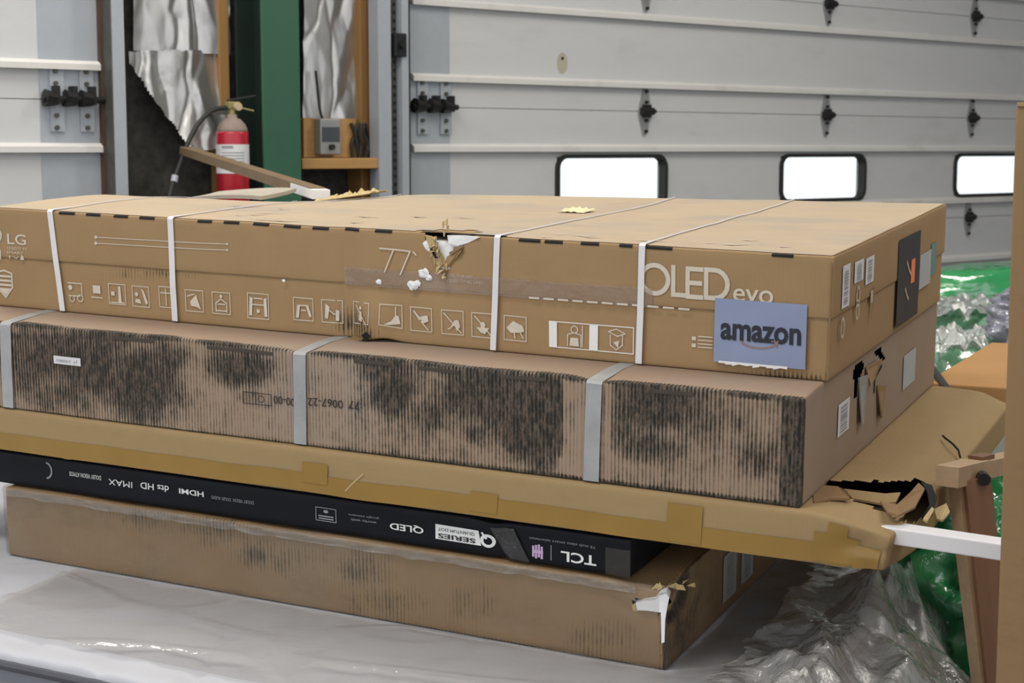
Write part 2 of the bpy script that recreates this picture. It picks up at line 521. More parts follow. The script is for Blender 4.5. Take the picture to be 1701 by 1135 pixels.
def text_geo(body, h, bold=0.0, spacing=1.0, center=False, sx=1.0):
    """2-D mesh of lettering, capital height h, starting at 0,0"""
    cu = bpy.data.curves.new('lettering', 'FONT')
    cu.body = body
    cu.size = 1.0
    cu.offset = bold
    cu.space_character = spacing
    cu.resolution_u = 3
    ob = bpy.data.objects.new('lettering', cu)
    me = bpy.data.meshes.new_from_object(ob)
    k = h / 0.69
    vs = [(v.co.x * k * sx, v.co.y * k) for v in me.vertices]
    fs = [tuple(p.vertices) for p in me.polygons]
    bpy.data.objects.remove(ob)
    bpy.data.curves.remove(cu)
    bpy.data.meshes.remove(me)
    if center and vs:
        mx = (min(v[0] for v in vs) + max(v[0] for v in vs)) / 2
        my = (min(v[1] for v in vs) + max(v[1] for v in vs)) / 2
        vs = [(x - mx, y - my) for x, y in vs]
    return vs, fs
def fit(g, x0, y0, x1, y1, flip=False):
    """place a 2-D geo into the rectangle, optionally turned upside down"""
    vs, fs = g
    ax, bx = min(v[0] for v in vs), max(v[0] for v in vs)
    ay, by = min(v[1] for v in vs), max(v[1] for v in vs)
    out = []
    for x, y in vs:
        u, v = (x - ax) / max(bx - ax, 1e-9), (y - ay) / max(by - ay, 1e-9)
        if flip:
            u, v = 1 - u, 1 - v
        out.append((x0 + (x1 - x0) * u, y0 + (y1 - y0) * v))
    return out, fs
def on(g, fn):
    return [fn(*v) for v in g[0]], g[1]
def in_poly(x, y, P):
    c = False
    j = len(P) - 1
    for i in range(len(P)):
        if (P[i][1] > y) != (P[j][1] > y) and x < (P[j][0] - P[i][0]) * (y - P[i][1]) / (P[j][1] - P[i][1]) + P[i][0]:
            c = not c
        j = i
    return c

# ================================================================== THE ROOM
def struct(name, label, space, origin, geo, mat, cat='structure'):
    return single(name, label, cat, space, origin, geo, mat, kind='structure')
struct('floor', 'grey concrete warehouse floor', WORLD, (0, 4, 0), box(-7, 11, -2.5, 14, -0.1, 0), 'concrete', 'floor')
struct('ceiling', 'pale sheet metal roof over the warehouse', WORLD, (0, 4, 4.9), box(-7, 11, -2.5, 14, 4.9, 5.0), 'ceil', 'ceiling')
struct('wall_right', 'plain side wall right of the doors', WORLD, (9, 5, 0), box(9, 9.1, 2, 14, 0, 4.9), 'ceil', 'wall')
for (x, y), w in FILL_LAMPS:
    t = T('added_ceiling_lamp', 'unseen added strip lamp', 'lamp', WORLD, (x, y, LAMP_Z))
    part(t, 'housing', box(x - 1.25, x + 1.25, y - 0.12, y + 0.12, LAMP_Z - 0.04, LAMP_Z + 0.06), 'lamp_body')
    for dx in (-1.0, 1.0):
        part(t, 'hanger', box(x + dx - .005, x + dx + .005, y - 0.01, y + 0.01, LAMP_Z + 0.06, 4.9), 'lamp_body')
    l = area_lamp(x, y, w)
    l.parent = t.o
    l.location = (0, 0, -0.09)
    t.o['label'] = {(-1.6, 1.6): 'unseen strip lamp added over the near left of the carton stack', (-1.6, 4.8): 'unseen strip lamp added in front of the green column', (2.6, 2.2): 'unseen strip lamp added over the tall carton at right', (2.6, 6.2): 'unseen strip lamp added in front of the windowed door'}[(x, y)]

# ---- door wall in (a, c, z)
def wp(x, y=160, c=0.0):
    p = WAL.at(x, y, 1, c)
    return p.x, p.z
SEAMS = [0.0, 0.545, 1.14, 1.735, 2.335, 2.93, 3.525]
RIBS = [0.30, 0.895, 1.245, 1.555, 1.865, 2.195, 2.47, 2.79, 3.07, 3.38]
A_L1 = wp(178)[0]          # left door, right edge
A_R0 = wp(681)[0]          # right door, left edge
struct('wall_back', 'dark insulation filled wall strip between the two roller doors', WAL, ((A_L1 + A_R0) / 2, 0.2, 0), box(A_L1 - 0.2, A_R0 + 0.2, 0.16, 0.3, 0, 4.9), 'wool', 'wall')
struct('trim_1', 'wall above the left and right roller doors', WAL, (0, 0.1, 3.5), box(-11, 7, 0.06, 0.2, 3.5, 4.9), 'ceil', 'wall')
def rrect(x0, y0, x1, y1, r, n=6):
    return [p for cx, cy, s in ((x1 - r, y0 + r, -90), (x1 - r, y1 - r, 0), (x0 + r, y1 - r, 90), (x0 + r, y0 + r, 180)) for p in circ(cx, cy, r, n, a0=s, a1=s + 90)]
def ring_prism(out_p, in_p, c0, c1):
    n = len(out_p)
    vs = [(x, c, z) for P, c in ((out_p, c0), (in_p, c0), (out_p, c1), (in_p, c1)) for x, z in P]
    fs = []
    for i in range(n):
        j = (i + 1) % n
        fs += [(i, j, n + j, n + i), (2 * n + j, 2 * n + i, 3 * n + i, 3 * n + j), (j, i, 2 * n + i, 2 * n + j), (n + i, n + j, 3 * n + j, 3 * n + i)]
    return vs, fs
def rib_geo(a0, a1, z):
    prof = [(0.0, z + 0.018), (-0.012, z + 0.016), (-0.030, z + 0.004), (-0.030, z - 0.018), (-0.022, z - 0.018), (-0.022, z - 0.008), (0.0, z - 0.006)]
    vs = [(a, c, zz) for a in (a0, a1) for c, zz in prof]
    n = len(prof)
    fs = [(i, (i + 1) % n, n + (i + 1) % n, n + i) for i in range(n)] + [tuple(reversed(range(n))), tuple(range(n, 2 * n))]
    return vs, fs
def hinge(t, a, z):
    """pressed-steel hinge: two tapered leaves, a dark barrel and bolts"""
    def leaf(sg):
        pr = [(-0.042, 0.0), (0.042, 0.0), (0.034, 0.035 * sg), (0.016, 0.095 * sg), (0.012, 0.112 * sg), (-0.012, 0.112 * sg), (-0.016, 0.095 * sg), (-0.034, 0.035 * sg)]
        vs = [(a + x, c, z + y) for c in (-0.012, -0.003) for x, y in pr]
        n = 8
        return vs, [tuple(range(n)), tuple(reversed(range(n, 2 * n)))] + [(i, (i + 1) % n, n + (i + 1) % n, n + i) for i in range(n)]
    h = part(t, 'hinge', join(leaf(1), leaf(-1)), 'hinge')
    part(t, 'hinge_barrel', join(tube([(a - 0.040, -0.024, z), (a + 0.040, -0.024, z)], 0.019, 10), tube([(a + 0.02, -0.024, z), (a + 0.054, -0.027, z)], 0.010, 8), box(a - 0.024, a + 0.022, -0.032, -0.008, z - 0.03, z + 0.032)), 'grease', parent=h)
    for dz in (-0.098, -0.045, 0.045, 0.098):
        part(t, 'bolt', tube([(a, -0.024, z + dz), (a, -0.004, z + dz)], 0.0085, 8), 'grease', parent=h)
def roller_hinge(t, a0, a1, z, shaft):
    """double end hinge with roller shaft and two pairs of leaves"""
    w = a1 - a0
    h = part(t, 'roller_hinge', join(*[box(a0 + w * f, a0 + w * (f + 0.26), -0.014, -0.004, z - 0.12, z + 0.12) for f in (0.1, 0.66)]), 'galv')
    part(t, 'roller_shaft', join(tube([(a0 - 0.02, -0.035, z), (a1 + shaft, -0.035, z)], 0.013, 8), *[tube([(a0 + w * f, -0.035, z + 0.005), (a0 + w * (f + 0.22), -0.035, z)], [0.034, 0.024], 8) for f in (-0.05, 0.32, 0.62)], *[box(a0 + w * f, a0 + w * f + .02, -.05, -.01, z - .02, z + .05) for f in (.12, .45, .8)]), 'grease', parent=h)
    for f in (0.2, 0.78):
        for dz in (-0.105, 0.105, -0.06, 0.06):
            part(t, 'bolt', tube([(a0 + w * f, -0.024, z + dz), (a0 + w * f, -0.006, z + dz)], 0.009, 8), 'galv_dark', parent=h)
def sectional_door(name, label, a0, a1, stile, hinges, windows, side):
    t = T(name, label, 'door', WAL, ((a0 + a1) / 2, 0, 0), kind='structure')
    for k in range(len(SEAMS) - 1):
        z0, z1 = SEAMS[k] + 0.0015, SEAMS[k + 1] - 0.0015
        wins = [w for w in windows if SEAMS[k] < w[2] < SEAMS[k + 1]]
        g = []
        x = a0
        for w in wins:
            g += [box(x, w[0], 0, 0.05, z0, z1), box(w[0], w[1], 0, 0.05, z0, w[2]), box(w[0], w[1], 0, 0.05, w[3], z1)]
            x = w[1]
        g.append(box(x, a1, 0, 0.05, z0, z1))
        s = part(t, 'door_section', join(*g), 'door')
        part(t, 'joint_tongue', box(a0, a1, 0.012, 0.045, z1 - 0.01, z1 + 0.012), 'galv_dark', parent=s)
        b0, b1 = stile
        part(t, 'end_stile', box(b0, b1, -0.004, 0.0, z0, z1), 'galv', parent=s)
        for zr in RIBS:
            if z0 < zr < z1:
                part(t, 'rib', rib_geo(a0 if side > 0 else a0, a1, zr), 'door_rib', parent=s)
        for w in wins:
            r = 0.055
            fo, fi = rrect(w[0] - 0.012, w[2] - 0.012, w[1] + 0.012, w[3] + 0.012, r + 0.012), rrect(w[0] + 0.009, w[2] + 0.007, w[1] - 0.009, w[3] - 0.007, r - 0.008)
            part(t, 'window_frame', ring_prism(fo, fi, -0.016, 0.03), 'rubber', parent=s)
            part(t, 'window_pane', box(w[0] + 0.005, w[1] - 0.005, 0.018, 0.024, w[2] + 0.005, w[3] - 0.005), 'glass', parent=s)
    for a in hinges:
        for z in SEAMS[1:-1]:
            hinge(t, a, z)
    return t
def win(x0, y0, x1, y1):
    p, q = wp(x0, y0), wp(x1, y1)
    return p[0], q[0], 1.272, 1.512
wins = [win(925, 260, 1103, 330), win(1297, 258, 1433, 324), win(1586, 258, 1722, 324)]
da = wins[1][0] - wins[0][0]
wins.append((wins[2][0] + da, wins[2][1] + da, 1.272, 1.512))
d2 = sectional_door('door_2', 'white sectional roller door with a row of small windows', A_R0, 6.0, (A_R0, wp(746)[0]), [wp(1070)[0], wp(1371)[0], wp(1613)[0], wp(1613)[0] + 0.9, wp(1613)[0] + 1.8], wins, 1)
d1 = sectional_door('door_1', 'white sectional roller door at the far left', -11.0, A_L1, (wp(65)[0], wp(168)[0]), [wp(65)[0] - 0.75], [], -1)
for z in SEAMS[1:-1]:
    roller_hinge(d2, wp(684)[0], wp(752)[0], z, 0.0)
    roller_hinge(d1, wp(72)[0], wp(160)[0], z, 0.06)
# small fixings and a rust stain on the right door
part(d2, 'stain_hole', tube([(wp(934, 97)[0], -0.003, wp(934, 97)[1]), (wp(934, 97)[0], 0.002, wp(934, 97)[1])], 0.008, 8), 'grease')
part(d2, 'stain', on(poly_geo([circ(wp(934, 105)[0], wp(934, 105)[1], 0.033, 16, 0.05)]), lambda u, v: (u, -0.0012, v)), plain('ochre_stain', (0.42, 0.40, 0.31), 0.6, 0.1))
# tracks
def strip(t, name, x0, x1, c0, c1, mat, z1=3.6, parent=None):
    a0, a1 = wp(x0, 160, c0)[0], wp(x1, 160, c0)[0]
    return part(t, name, box(a0, a1, c0, c1, 0, z1), mat, parent)
strip(d1, 'rusty_angle', 169, 186, -0.03, 0.02, 'rust')
strip(d1, 'track', 188, 209, -0.10, -0.07, 'galv')
strip(d1, 'track_web', 186.5, 189.5, -0.10, 0.05, 'galv_dark')
strip(d2, 'track_angle', 629, 650, -0.09, -0.02, 'galv')
tr = strip(d2, 'track', 651, 668, -0.06, -0.03, 'galv_dark')
strip(d2, 'track_lip', 668, 679, -0.10, -0.06, 'galv')
for k in range(34):
    z = 1.25 + 0.035 * k
    a = wp(654, 160, -0.062)[0]
    part(d2, 'track_slot', box(a, a + 0.010, -0.0635, -0.059, z, z + 0.014), 'grease', parent=tr)
a, z = wp(662, 75, -0.09)
part(d2, 'track_bracket', join(bbox(a - 0.03, a + 0.03, -0.11, -0.06, z - 0.05, z + 0.05), tube([(a, -0.13, z), (a, -0.1, z)], 0.015, 8)), 'grease')

# ---- insulation, studs, column
def foil_sheet(name, label, x0, x1, y0, y1, c, amp, seed, cut=None, curl=0.0, nu=60, nv=90):
    a0, a1 = wp(x0, y0, c)[0], wp(x1, y0, c)[0]
    z0, z1 = wp(x0, y1, c)[1], wp(x0, y0, c)[1]
    def fn(u, v):
        a, z = a0 + (a1 - a0) * u, z0 + (z1 - z0) * v
        v1 = noise.voronoi(Vector((a * 6.5 + .5 * fbm(a * 3, z * 2, seed), z * 1.1 + a * 1.6, seed)))[0]
        v2 = noise.voronoi(Vector((a * 15 + z * 4, z * 5 - a * 6, seed + 4)))[0]
        w = 1.5 * (v1[1] - v1[0]) + .16 * (v2[1] - v2[0]) + .8 * ridge(a * 3 + z * .9, z * .5, seed)
        return (a, c - amp * w - curl * (1 - v) ** 2, z)
    vs, fs = sheet(nu, nv, fn)
    if cut:
        fs = [f for f in fs if not cut(*WAL.px(sum((vs[i] for i in f), Vector()) / 4))]
    return single(name, label, 'insulation', WAL, ((a0 + a1) / 2, c, z0), (vs, fs), 'foil', smooth=True)
foil_sheet('foil_insulation', 'crumpled silver foil insulation left of the green column, upper sheet', 204, 368, -420, 84, 0.10, 0.030, 2.0)
foil_sheet('foil_flap', 'torn silver foil flap hanging loose over dark wool', 204, 366, 76, 262, 0.085, 0.040, 5.5,
           cut=lambda x, y: y > 92 + (x - 206) * 1.42 + 6 * noise.noise(Vector((x * .05, y * .05, 0))) and x < 322 or (y > 252 - (x - 320) * 0.1 and x > 300) or (y < 84 - 12 * noise.noise(Vector((x * .03, 0, 0)))), curl=0.05)
foil_sheet('foil_insulation', 'crumpled silver foil insulation above the wall switch, right of green column', 492, 596, -420, 198, 0.10, 0.032, 9.0)
def post(name, label, x0, x1, c0, c1, mat, z0=0.0, z1=4.0, cat='stud'):
    a0, a1 = wp(x0, 160, c0)[0], wp(x1, 160, c0)[0]
    return single(name, label, cat, WAL, ((a0 + a1) / 2, (c0 + c1) / 2, z0), bbox(a0, a1, c0, c1, z0, z1, 0.003), mat)
post('wall_stud', 'orange-brown pine stud between foil and the green column', 366, 382, 0.06, 0.15, 'wood_stud')
post('wall_stud', 'wider pine stud right of the foil, beside the wall switch', 599, 612, 0.04, 0.15, 'wood_stud')
post('wall_stud', 'narrow pine stud next to the grey door track', 614, 627, 0.02, 0.15, 'wood_red')
# green H column: front flange, web, rear flange
C0 = -0.17
f0, f1 = wp(437, 160, C0)[0], wp(499, 160, C0)[0]
t = T('steel_column', 'green painted steel H column between the two roller doors', 'column', WAL, ((f0 + f1) / 2, -0.06, 0))
part(t, 'flange', bbox(f0, f1, C0, C0 + 0.014, 0, 4.9, 0.003), 'green_paint')
part(t, 'web', box((f0 + f1) / 2 - 0.005, (f0 + f1) / 2 + 0.005, C0 + 0.014, 0.03, 0, 4.9), 'green_shaded')
part(t, 'flange', bbox(f0, f1, 0.03, 0.044, 0, 4.9, 0.003), 'green_shaded')
# wall switch on its board and ledge
a0, a1, z0, z1 = wp(504, 200, 0.02)[0], wp(592, 200, 0.02)[0], wp(504, 262, 0.02)[1], wp(504, 196, 0.02)[1]
single('mounting_board', 'pine board behind the grey wall switch', 'board', WAL, ((a0 + a1) / 2, 0.03, z0), bbox(a0, a1, 0.02, 0.045, z0, z1, 0.002), 'wood_ledge')
l0, l1 = wp(502, 270, -0.08)[0], wp(634, 270, -0.08)[0]
zl0, zl1 = wp(520, 281, -0.08)[1], wp(520, 263, -0.08)[1]
single('wooden_ledge', 'short pine ledge under the grey wall switch', 'shelf', WAL, ((l0 + l1) / 2, -0.03, zl0), bbox(l0, l1, -0.08, 0.045, zl0, zl1, 0.004), 'wood_ledge')
s0, s1 = wp(532, 200, -0.03)[0], wp(566, 200, -0.03)[0]
sz0, sz1 = wp(540, 257, -0.03)[1], wp(540, 197, -0.03)[1]
t = T('wall_switch', 'grey metal switch box on the pine board above the ledge', 'switch', WAL, ((s0 + s1) / 2, 0.0, sz0))
part(t, 'housing', bbox(s0, s1, -0.03, 0.02, sz0, sz1, 0.006), 'grey_metal')
part(t, 'front_window', bbox(s0 + 0.008, s1 - 0.008, -0.034, -0.029, sz0 + 0.055, sz1 - 0.035, 0.002), plain('smoky_plastic', (0.07, 0.08, 0.09), 0.3, 0.1))
part(t, 'knob', tube([((s0 + s1) / 2, -0.048, sz0 + 0.032), ((s0 + s1) / 2, -0.03, sz0 + 0.032)], 0.012, 12), 'rubber')
part(t, 'cable', tube(smooth_path([(s0 + 0.03, 0.0, sz1), (s0 + 0.01, -0.01, sz1 + 0.05), (s0 + 0.02, 0.03, sz1 + 0.2)]), 0.006, 6), 'rubber')
t = T('wire_bundle', 'dark tangle of wires beside the wall switch on the ledge', 'wires', WAL, (wp(600, 262, 0.0)[0], 0, zl1))
for k in range(5):
    x = 588 + 5 * k
    p = [(wp(x + random.uniform(-5, 5), y, 0.005)[0], 0.008 - 0.008 * k % 0.03, wp(x, y, 0.0)[1]) for y in (263, 240, 222, 205)]
    part(t, 'wire', tube(smooth_path(p), 0.008, 6), 'rubber')

# ---- fire extinguisher hung on the stud
CE = -0.13
ea, ez = wp(386, 225, CE)
er = (wp(413, 225, CE)[0] - wp(358, 225, CE)[0]) / 2 * 0.86
def ez_(y):
    return wp(386, y, CE)[1]
t = T('fire_extinguisher', 'red fire extinguisher with white label left of green column', 'extinguisher', WAL, (ea, CE, ez_(345)))
zt = ez_(196)
body = part(t, 'cylinder', lathe([(er * .9, ez_(345)), (er, ez_(340)), (er, ez_(222)), (er * .97, ez_(219))], ea, CE), 'red', smooth=True)
part(t, 'shoulder', lathe([(er * .97, ez_(221)), (er * .93, ez_(214)), (er * .80, ez_(206)), (er * .52, ez_(198)), (er * .32, zt), (er * .30, ez_(190))], ea, CE), 'dusty', smooth=True)
def lab(u, v):
    an = math.radians(-208 + 168 * u)
    return (ea + (er + .0015) * math.cos(an), CE + (er + .0015) * math.sin(an), ez_(288) + (ez_(240) - ez_(288)) * v)
lb = part(t, 'paper_label', sheet(16, 1, lab), 'paper', smooth=True)
for k, (v0, v1) in enumerate(((0.86, 0.95), (0.70, 0.73), (0.60, 0.63), (0.50, 0.53), (0.40, 0.43))):
    part(t, 'label_line', sheet(8, 1, lambda u, v: tuple(Vector(lab(0.28 + 0.5 * u * (0.5 if k == 0 else 1), v0 + (v1 - v0) * v)) + Vector((0, -0.001, 0)))), 'ink_grey', parent=lb)
vz = ez_(190)
part(t, 'valve', join(tube([(ea, CE, vz - .005), (ea, CE, vz + .03)], 0.016, 12), bbox(ea - .022, ea + .03, CE - .018, CE + .018, vz + .02, vz + .05, .004)), 'brass', smooth=False)
part(t, 'carry_handle', beam((ea - .01, CE, vz + .035), (ea + .085, CE - .02, vz + .015), .02, .006), 'brass')
part(t, 'squeeze_lever', beam((ea - .02, CE, vz + .055), (ea + .095, CE - .02, vz + .075), .018, .006), 'rubber')
part(t, 'gauge', tube([(ea + .012, CE - .035, vz + .03), (ea + .012, CE - .015, vz + .03)], .016, 14), 'cream')
hp = [(375, 179), (352, 184), (330, 205), (312, 238), (298, 275), (287, 305), (281, 328)]
hose = part(t, 'hose', tube(smooth_path([(wp(x, y, CE - .012 * i)[0], CE - .012 * i, wp(x, y, CE - .012 * i)[1]) for i, (x, y) in enumerate(hp)]), 0.0095, 10), 'rubber', smooth=True)
a, z = wp(290, 297, CE - .058)
part(t, 'hose_ring', tube([(a + .004, CE - .056, z + .012), (a - .004, CE - .060, z - .012)], .0135, 10), 'galv', parent=hose)
part(t, 'wall_hook', beam((ea, CE, vz + .01), (ea, 0.06, vz + .01), .02, .02), 'galv_dark')

# ================================================================== THE STACK (s, d, n)
SR = {}
def Pd(d):
    return lambda x, y: (lambda p: (p.x, p.z))(STK.at(x, y, 1, d))
def Ps(s):
    return lambda x, y: (lambda p: (p.y, p.z))(STK.at(x, y, 0, s))
def Pn(n):
    return lambda x, y: (lambda p: (p.x, p.y))(STK.at(x, y, 2, n))
def gauss(x, m, w):
    return math.exp(-((x - m) / w) ** 2)
NB = dict(lg=-0.227, b2=-0.4285, b3=-0.524, tcl=-0.610, bot=-0.775)

# ---------------- carton 1 (top): printed screen carton
LX0, LX1, LY1 = -1.955, 0.0, 0.99
F1 = Pd(0.0)
R1 = Ps(0.0)
sd, nd_ = F1(606, 545)
stc, ntc = F1(728, 412)
def warp1(s, d, n):
    tn = (n - NB['lg']) / 0.227
    drop = (0.024 * abs(s) + 0.035 * ss(1.25, 1.95, abs(s))) * ss(0.28, 0.99, d)
    drop += 0.010 * math.sin(max(0, min(1, d / .99)) * math.pi) * gauss(s, -1.0, 0.6)
    n2 = n - drop * max(0, tn)
    fr = 1 - ss(0.0, 0.12, d)
    d2 = d + fr * (0.014 * gauss(s, stc, 0.06) * ss(.3, .9, tn) - 0.016 * gauss(s, sd + .02, 0.035) * (1 - ss(.2, .5, tn)) + 0.010 * gauss(s, sd - .04, 0.02))
    d2 += fr * 0.0022 * noise.noise(Vector((s * 9, n * 12, 1.3)))
    n2 += 0.0018 * noise.noise(Vector((s * 6, d * 8, 4.1))) * max(0, tn)
    if tn < 0.15:
        n2 += fr * (0.007 * gauss(s, sd + .045, 0.03) )
    return (s, d2, n2)
t1 = T('screen_carton', 'top carton of the stack, printed OLED evo with pale blue sticker', 'carton', STK, ((LX0 + LX1) / 2, LY1 / 2, NB['lg']))
HOLE1 = [(699, 379), (722, 383), (802, 386), (770, 405), (752, 418), (742, 436), (733, 446), (724, 434), (712, 412), (704, 395)]
def skip1(c, f):
    return f in 'yZ' and c[1] < 0.02 and in_poly(*STK.px(warp1(*c)), HOLE1)
SEAM = -0.113
lid = part(t1, 'lid', gbox((LX0, 0, SEAM), (LX1, LY1, 0), (0.0125, 0.033, 0.011), 0.004, warp1, skip1, 'xXyYZ'), 'kraft_top' if False else 'kraft', smooth=True)
# dusty top panel sits as the lid's upper skin
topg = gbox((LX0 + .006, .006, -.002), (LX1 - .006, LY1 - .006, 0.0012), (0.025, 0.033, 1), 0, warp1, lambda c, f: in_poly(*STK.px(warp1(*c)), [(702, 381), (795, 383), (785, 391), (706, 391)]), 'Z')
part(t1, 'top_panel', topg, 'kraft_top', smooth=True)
g = gbox((LX0 + .004, .004, NB['lg']), (LX1 - .004, LY1 - .004, SEAM + .01), (0.0125, 0.05, 0.012), 0.006, warp1, None, 'xXyYz')
def soot1(v):
    if v[1] > .04:
        return 0.0
    x, y = STK.px(v)
    b = .62 * gauss(x, 578, 26) * gauss(y, 535, 22) + .55 * gauss(x, 1300, 70) * gauss(y, 628, 12) + .3 * gauss(x, 610, 18) * gauss(y, 552, 12)
    return max(b, .30 * gauss(x, 250, 60) * gauss(y, 455, 8))
tray = part(t1, 'tray', g, 'kraft', smooth=True, attr=[soot1(v) for v in g[0]])
def front1(e=0.0016):
    return lambda u, v: warp1(u, -e, v)
def tray1(e=0.0016):
    return lambda u, v: warp1(u, 0.004 - e, v)
def right1(e=0.0016):
    return lambda u, v: warp1(LX1 + e, u, v)
def top1(e=0.0028):
    return lambda u, v: warp1(u, v, e)
def top_xy(x, y):
    p = STK.at(x, y, 2, 0.0)
    return (p.x, p.y)
M['scuff_pale'] = plain('pale_scuff', (0.60, 0.53, 0.44), 0.8, 0.1)
M['scuff_dark'] = plain('dark_scuff', (0.25, 0.20, 0.15), 0.8, 0.2)
def print1(name, g, mat, fn=None, parent=None, label=None):
    return part(t1, name, on(g, fn or front1()), mat, parent or lid, label=label)
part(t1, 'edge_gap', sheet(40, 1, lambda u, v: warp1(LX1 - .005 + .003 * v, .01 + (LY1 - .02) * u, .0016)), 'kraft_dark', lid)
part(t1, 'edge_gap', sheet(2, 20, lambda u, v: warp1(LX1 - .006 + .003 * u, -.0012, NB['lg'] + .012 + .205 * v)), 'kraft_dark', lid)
# foam seen through the tear
part(t1, 'foam_padding', gbox((stc - .10, .012, -.075), (stc + .16, .10, -.016), (0.02, 0.02, 0.01), 0.006, lambda s, d, n: (s, d + .01 * noise.noise(Vector((s * 20, n * 30, 0))), n)), 'foam', smooth=True, label='white foam showing through the torn edge')
def shard(pts, e0, bend, name='torn_flap', mat='kraft_raw', F=F1, thick=0.003):
    P = [F(*p) for p in pts]
    n = len(P)
    vs = []
    for k, (s, nn) in enumerate(P):
        d = -e0 - bend * (k % 3) / 2
        vs.append(Vector(warp1(s, d, nn)))
    vs += [v + Vector((0, thick, 0)) for v in vs]
    fs = [tuple(range(n)), tuple(reversed(range(n, 2 * n)))] + [((i + 1) % n, i, n + i, n + (i + 1) % n) for i in range(n)]
    part(t1, name, (vs, fs), mat, lid)
def lump(t, name, space_pt, r, mat, parent, seed):
    vs, fs = [], []
    nu, nv = 9, 6
    for j in range(nv + 1):
        for i in range(nu):
            a, b = 2 * math.pi * i / nu, math.pi * j / nv
            d = Vector((math.cos(a) * math.sin(b), math.sin(a) * math.sin(b), math.cos(b)))
            k = 1 + .7 * noise.noise(d * 1.6 + Vector((seed, seed * 2, 0)))
            vs.append(Vector(space_pt) + Vector((d.x * r * k * 1.3, d.y * r * k * .5, d.z * r * k)))
    for j in range(nv):
        for i in range(nu):
            fs.append((j * nu + i, j * nu + (i + 1) % nu, (j + 1) * nu + (i + 1) % nu, (j + 1) * nu + i))
    part(t, name, (vs, fs), mat, parent)
shard([(738, 392), (768, 392), (797, 394), (776, 404), (757, 409), (742, 405)], .001, .003, 'foam_padding', 'foam', thick=.02)
shard([(703, 391), (716, 393), (726, 408), (737, 436), (731, 446), (722, 436), (711, 416)], .003, .010)
shard([(738, 428), (768, 407), (766, 418), (750, 436), (736, 450)], .002, .006, mat='kraft')
shard([(714, 411), (719, 413), (728, 428), (724, 429)], .015, .001, mat='slot')
shard([(744, 420), (764, 409), (768, 411), (748, 424)], .008, .001, mat='kraft_dark')
rs = random.Random(3)
for k in range(22):
    f = rs.random()
    x = 704 + 34 * f + rs.uniform(-5, 16 * (1 - f))
    y = 392 + 66 * f + rs.uniform(-5, 5)
    shard([(x, y), (x + rs.uniform(3, 12), y + rs.uniform(-5, 4)), (x + rs.uniform(0, 10), y + rs.uniform(4, 13))], rs.uniform(.004, .012), rs.uniform(.002, .014), mat=rs.choice(('kraft_raw', 'kraft_raw', 'cream', 'kraft')), thick=.002)
for x, y in ((729, 370), (735, 366), (737, 377), (731, 384)):
    shard([(x, y), (x + 5, y - 2), (x + 6, y + 9), (x + 1, y + 10)], .002, .008)
for k, (x, y, r) in enumerate(((703, 454, .0085), (686, 474, .009), (694, 470, .006), (631, 468, .005), (712, 462, .005), (473, 466, .003))):
    p = F1(x, y)
    lump(t1, 'foam_crumb', warp1(p[0], -.004, p[1]), r, 'foam', lid, k + 1.5)
shard([(576, 563), (592, 557), (608, 556), (611, 562), (596, 567), (580, 568)], .006, .004, mat='kraft_dark')
shard([(606, 556), (614, 551), (622, 560), (614, 566), (604, 564)], .003, .001, mat='slot')
# pale scuffs and dark rub marks on the top
rs = random.Random(11)
for k in range(26):
    x, y = (rs.uniform(840, 1300), rs.uniform(388, 412)) if k < 15 else (rs.uniform(330, 760), rs.uniform(345, 372))
    y += (x - 850) * .03 if k < 15 else (x - 330) * .03 - 6
    a_ = top_xy(x, y)
    b_ = top_xy(x + rs.uniform(20, 60), y + rs.uniform(-1, 2))
    if a_ and b_ and .01 < a_[1] < .9 and .01 < b_[1] < .9:
        w_ = rs.uniform(.004, .011)
        part(t1, 'scuff', sheet(6, 1, lambda u, v: warp1(a_[0] + (b_[0] - a_[0]) * u, a_[1] + (b_[1] - a_[1]) * u + w_ * (v - .5) * math.sin(math.pi * min(max(u, .06), .94)) + .004 * math.sin(u * 9), .0026)), 'scuff_pale' if k < 15 else 'scuff_dark', lid)
# perforation slots along the top front edge
n_slot = 0
for x, w in [(111, 26), (155, 24), (201, 23), (244, 25), (340, 24), (385, 26), (434, 26), (486, 28), (533, 27), (583, 26), (637, 28), (880, 36), (920, 30), (980, 30), (1040, 22), (1095, 44), (1300, 36)]:
    y = 348.5 + 0.0589 * x + 1.5
    s0, nA = F1(x - w / 2, y)
    s1, nB = F1(x + w / 2, y)
    g = sheet(6, 3, lambda u, v: warp1(s0 + (s1 - s0) * u, 0.005 * max(0, v * 2 - 1.2) - 0.0015, -0.0055 + 0.0055 * v + .0002))
    part(t1, 'perforation_slot', g, 'slot', lid)
part(t1, 'perforation_slot', sheet(20, 2, lambda u, v: warp1(F1(694, 381)[0] + (F1(838, 388)[0] - F1(694, 381)[0]) * u, 0.004 + .012 * v, 0.0018)), 'slot', lid)
# torn tape edge + creased clear tape along the seam
part(t1, 'clear_tape', sheet(40, 4, lambda u, v: warp1(F1(570, 450)[0] + (-F1(570, 450)[0] - .34) * u, -.0022 - .001 * noise.noise(Vector((u * 40, v * 3, 0))), SEAM - .002 + .036 * v)), 'tape_clear', lid, smooth=True)
part(t1, 'torn_tape_edge', join(*[on(poly_geo([rect(s, SEAM - .0015, s + .022, SEAM + .0022)]), lambda u, v: warp1(u, -.004, v)) for s in [F1(880, 500)[0] + .0305 * k for k in range(11)]]), 'ink', lid, kind='stuff')
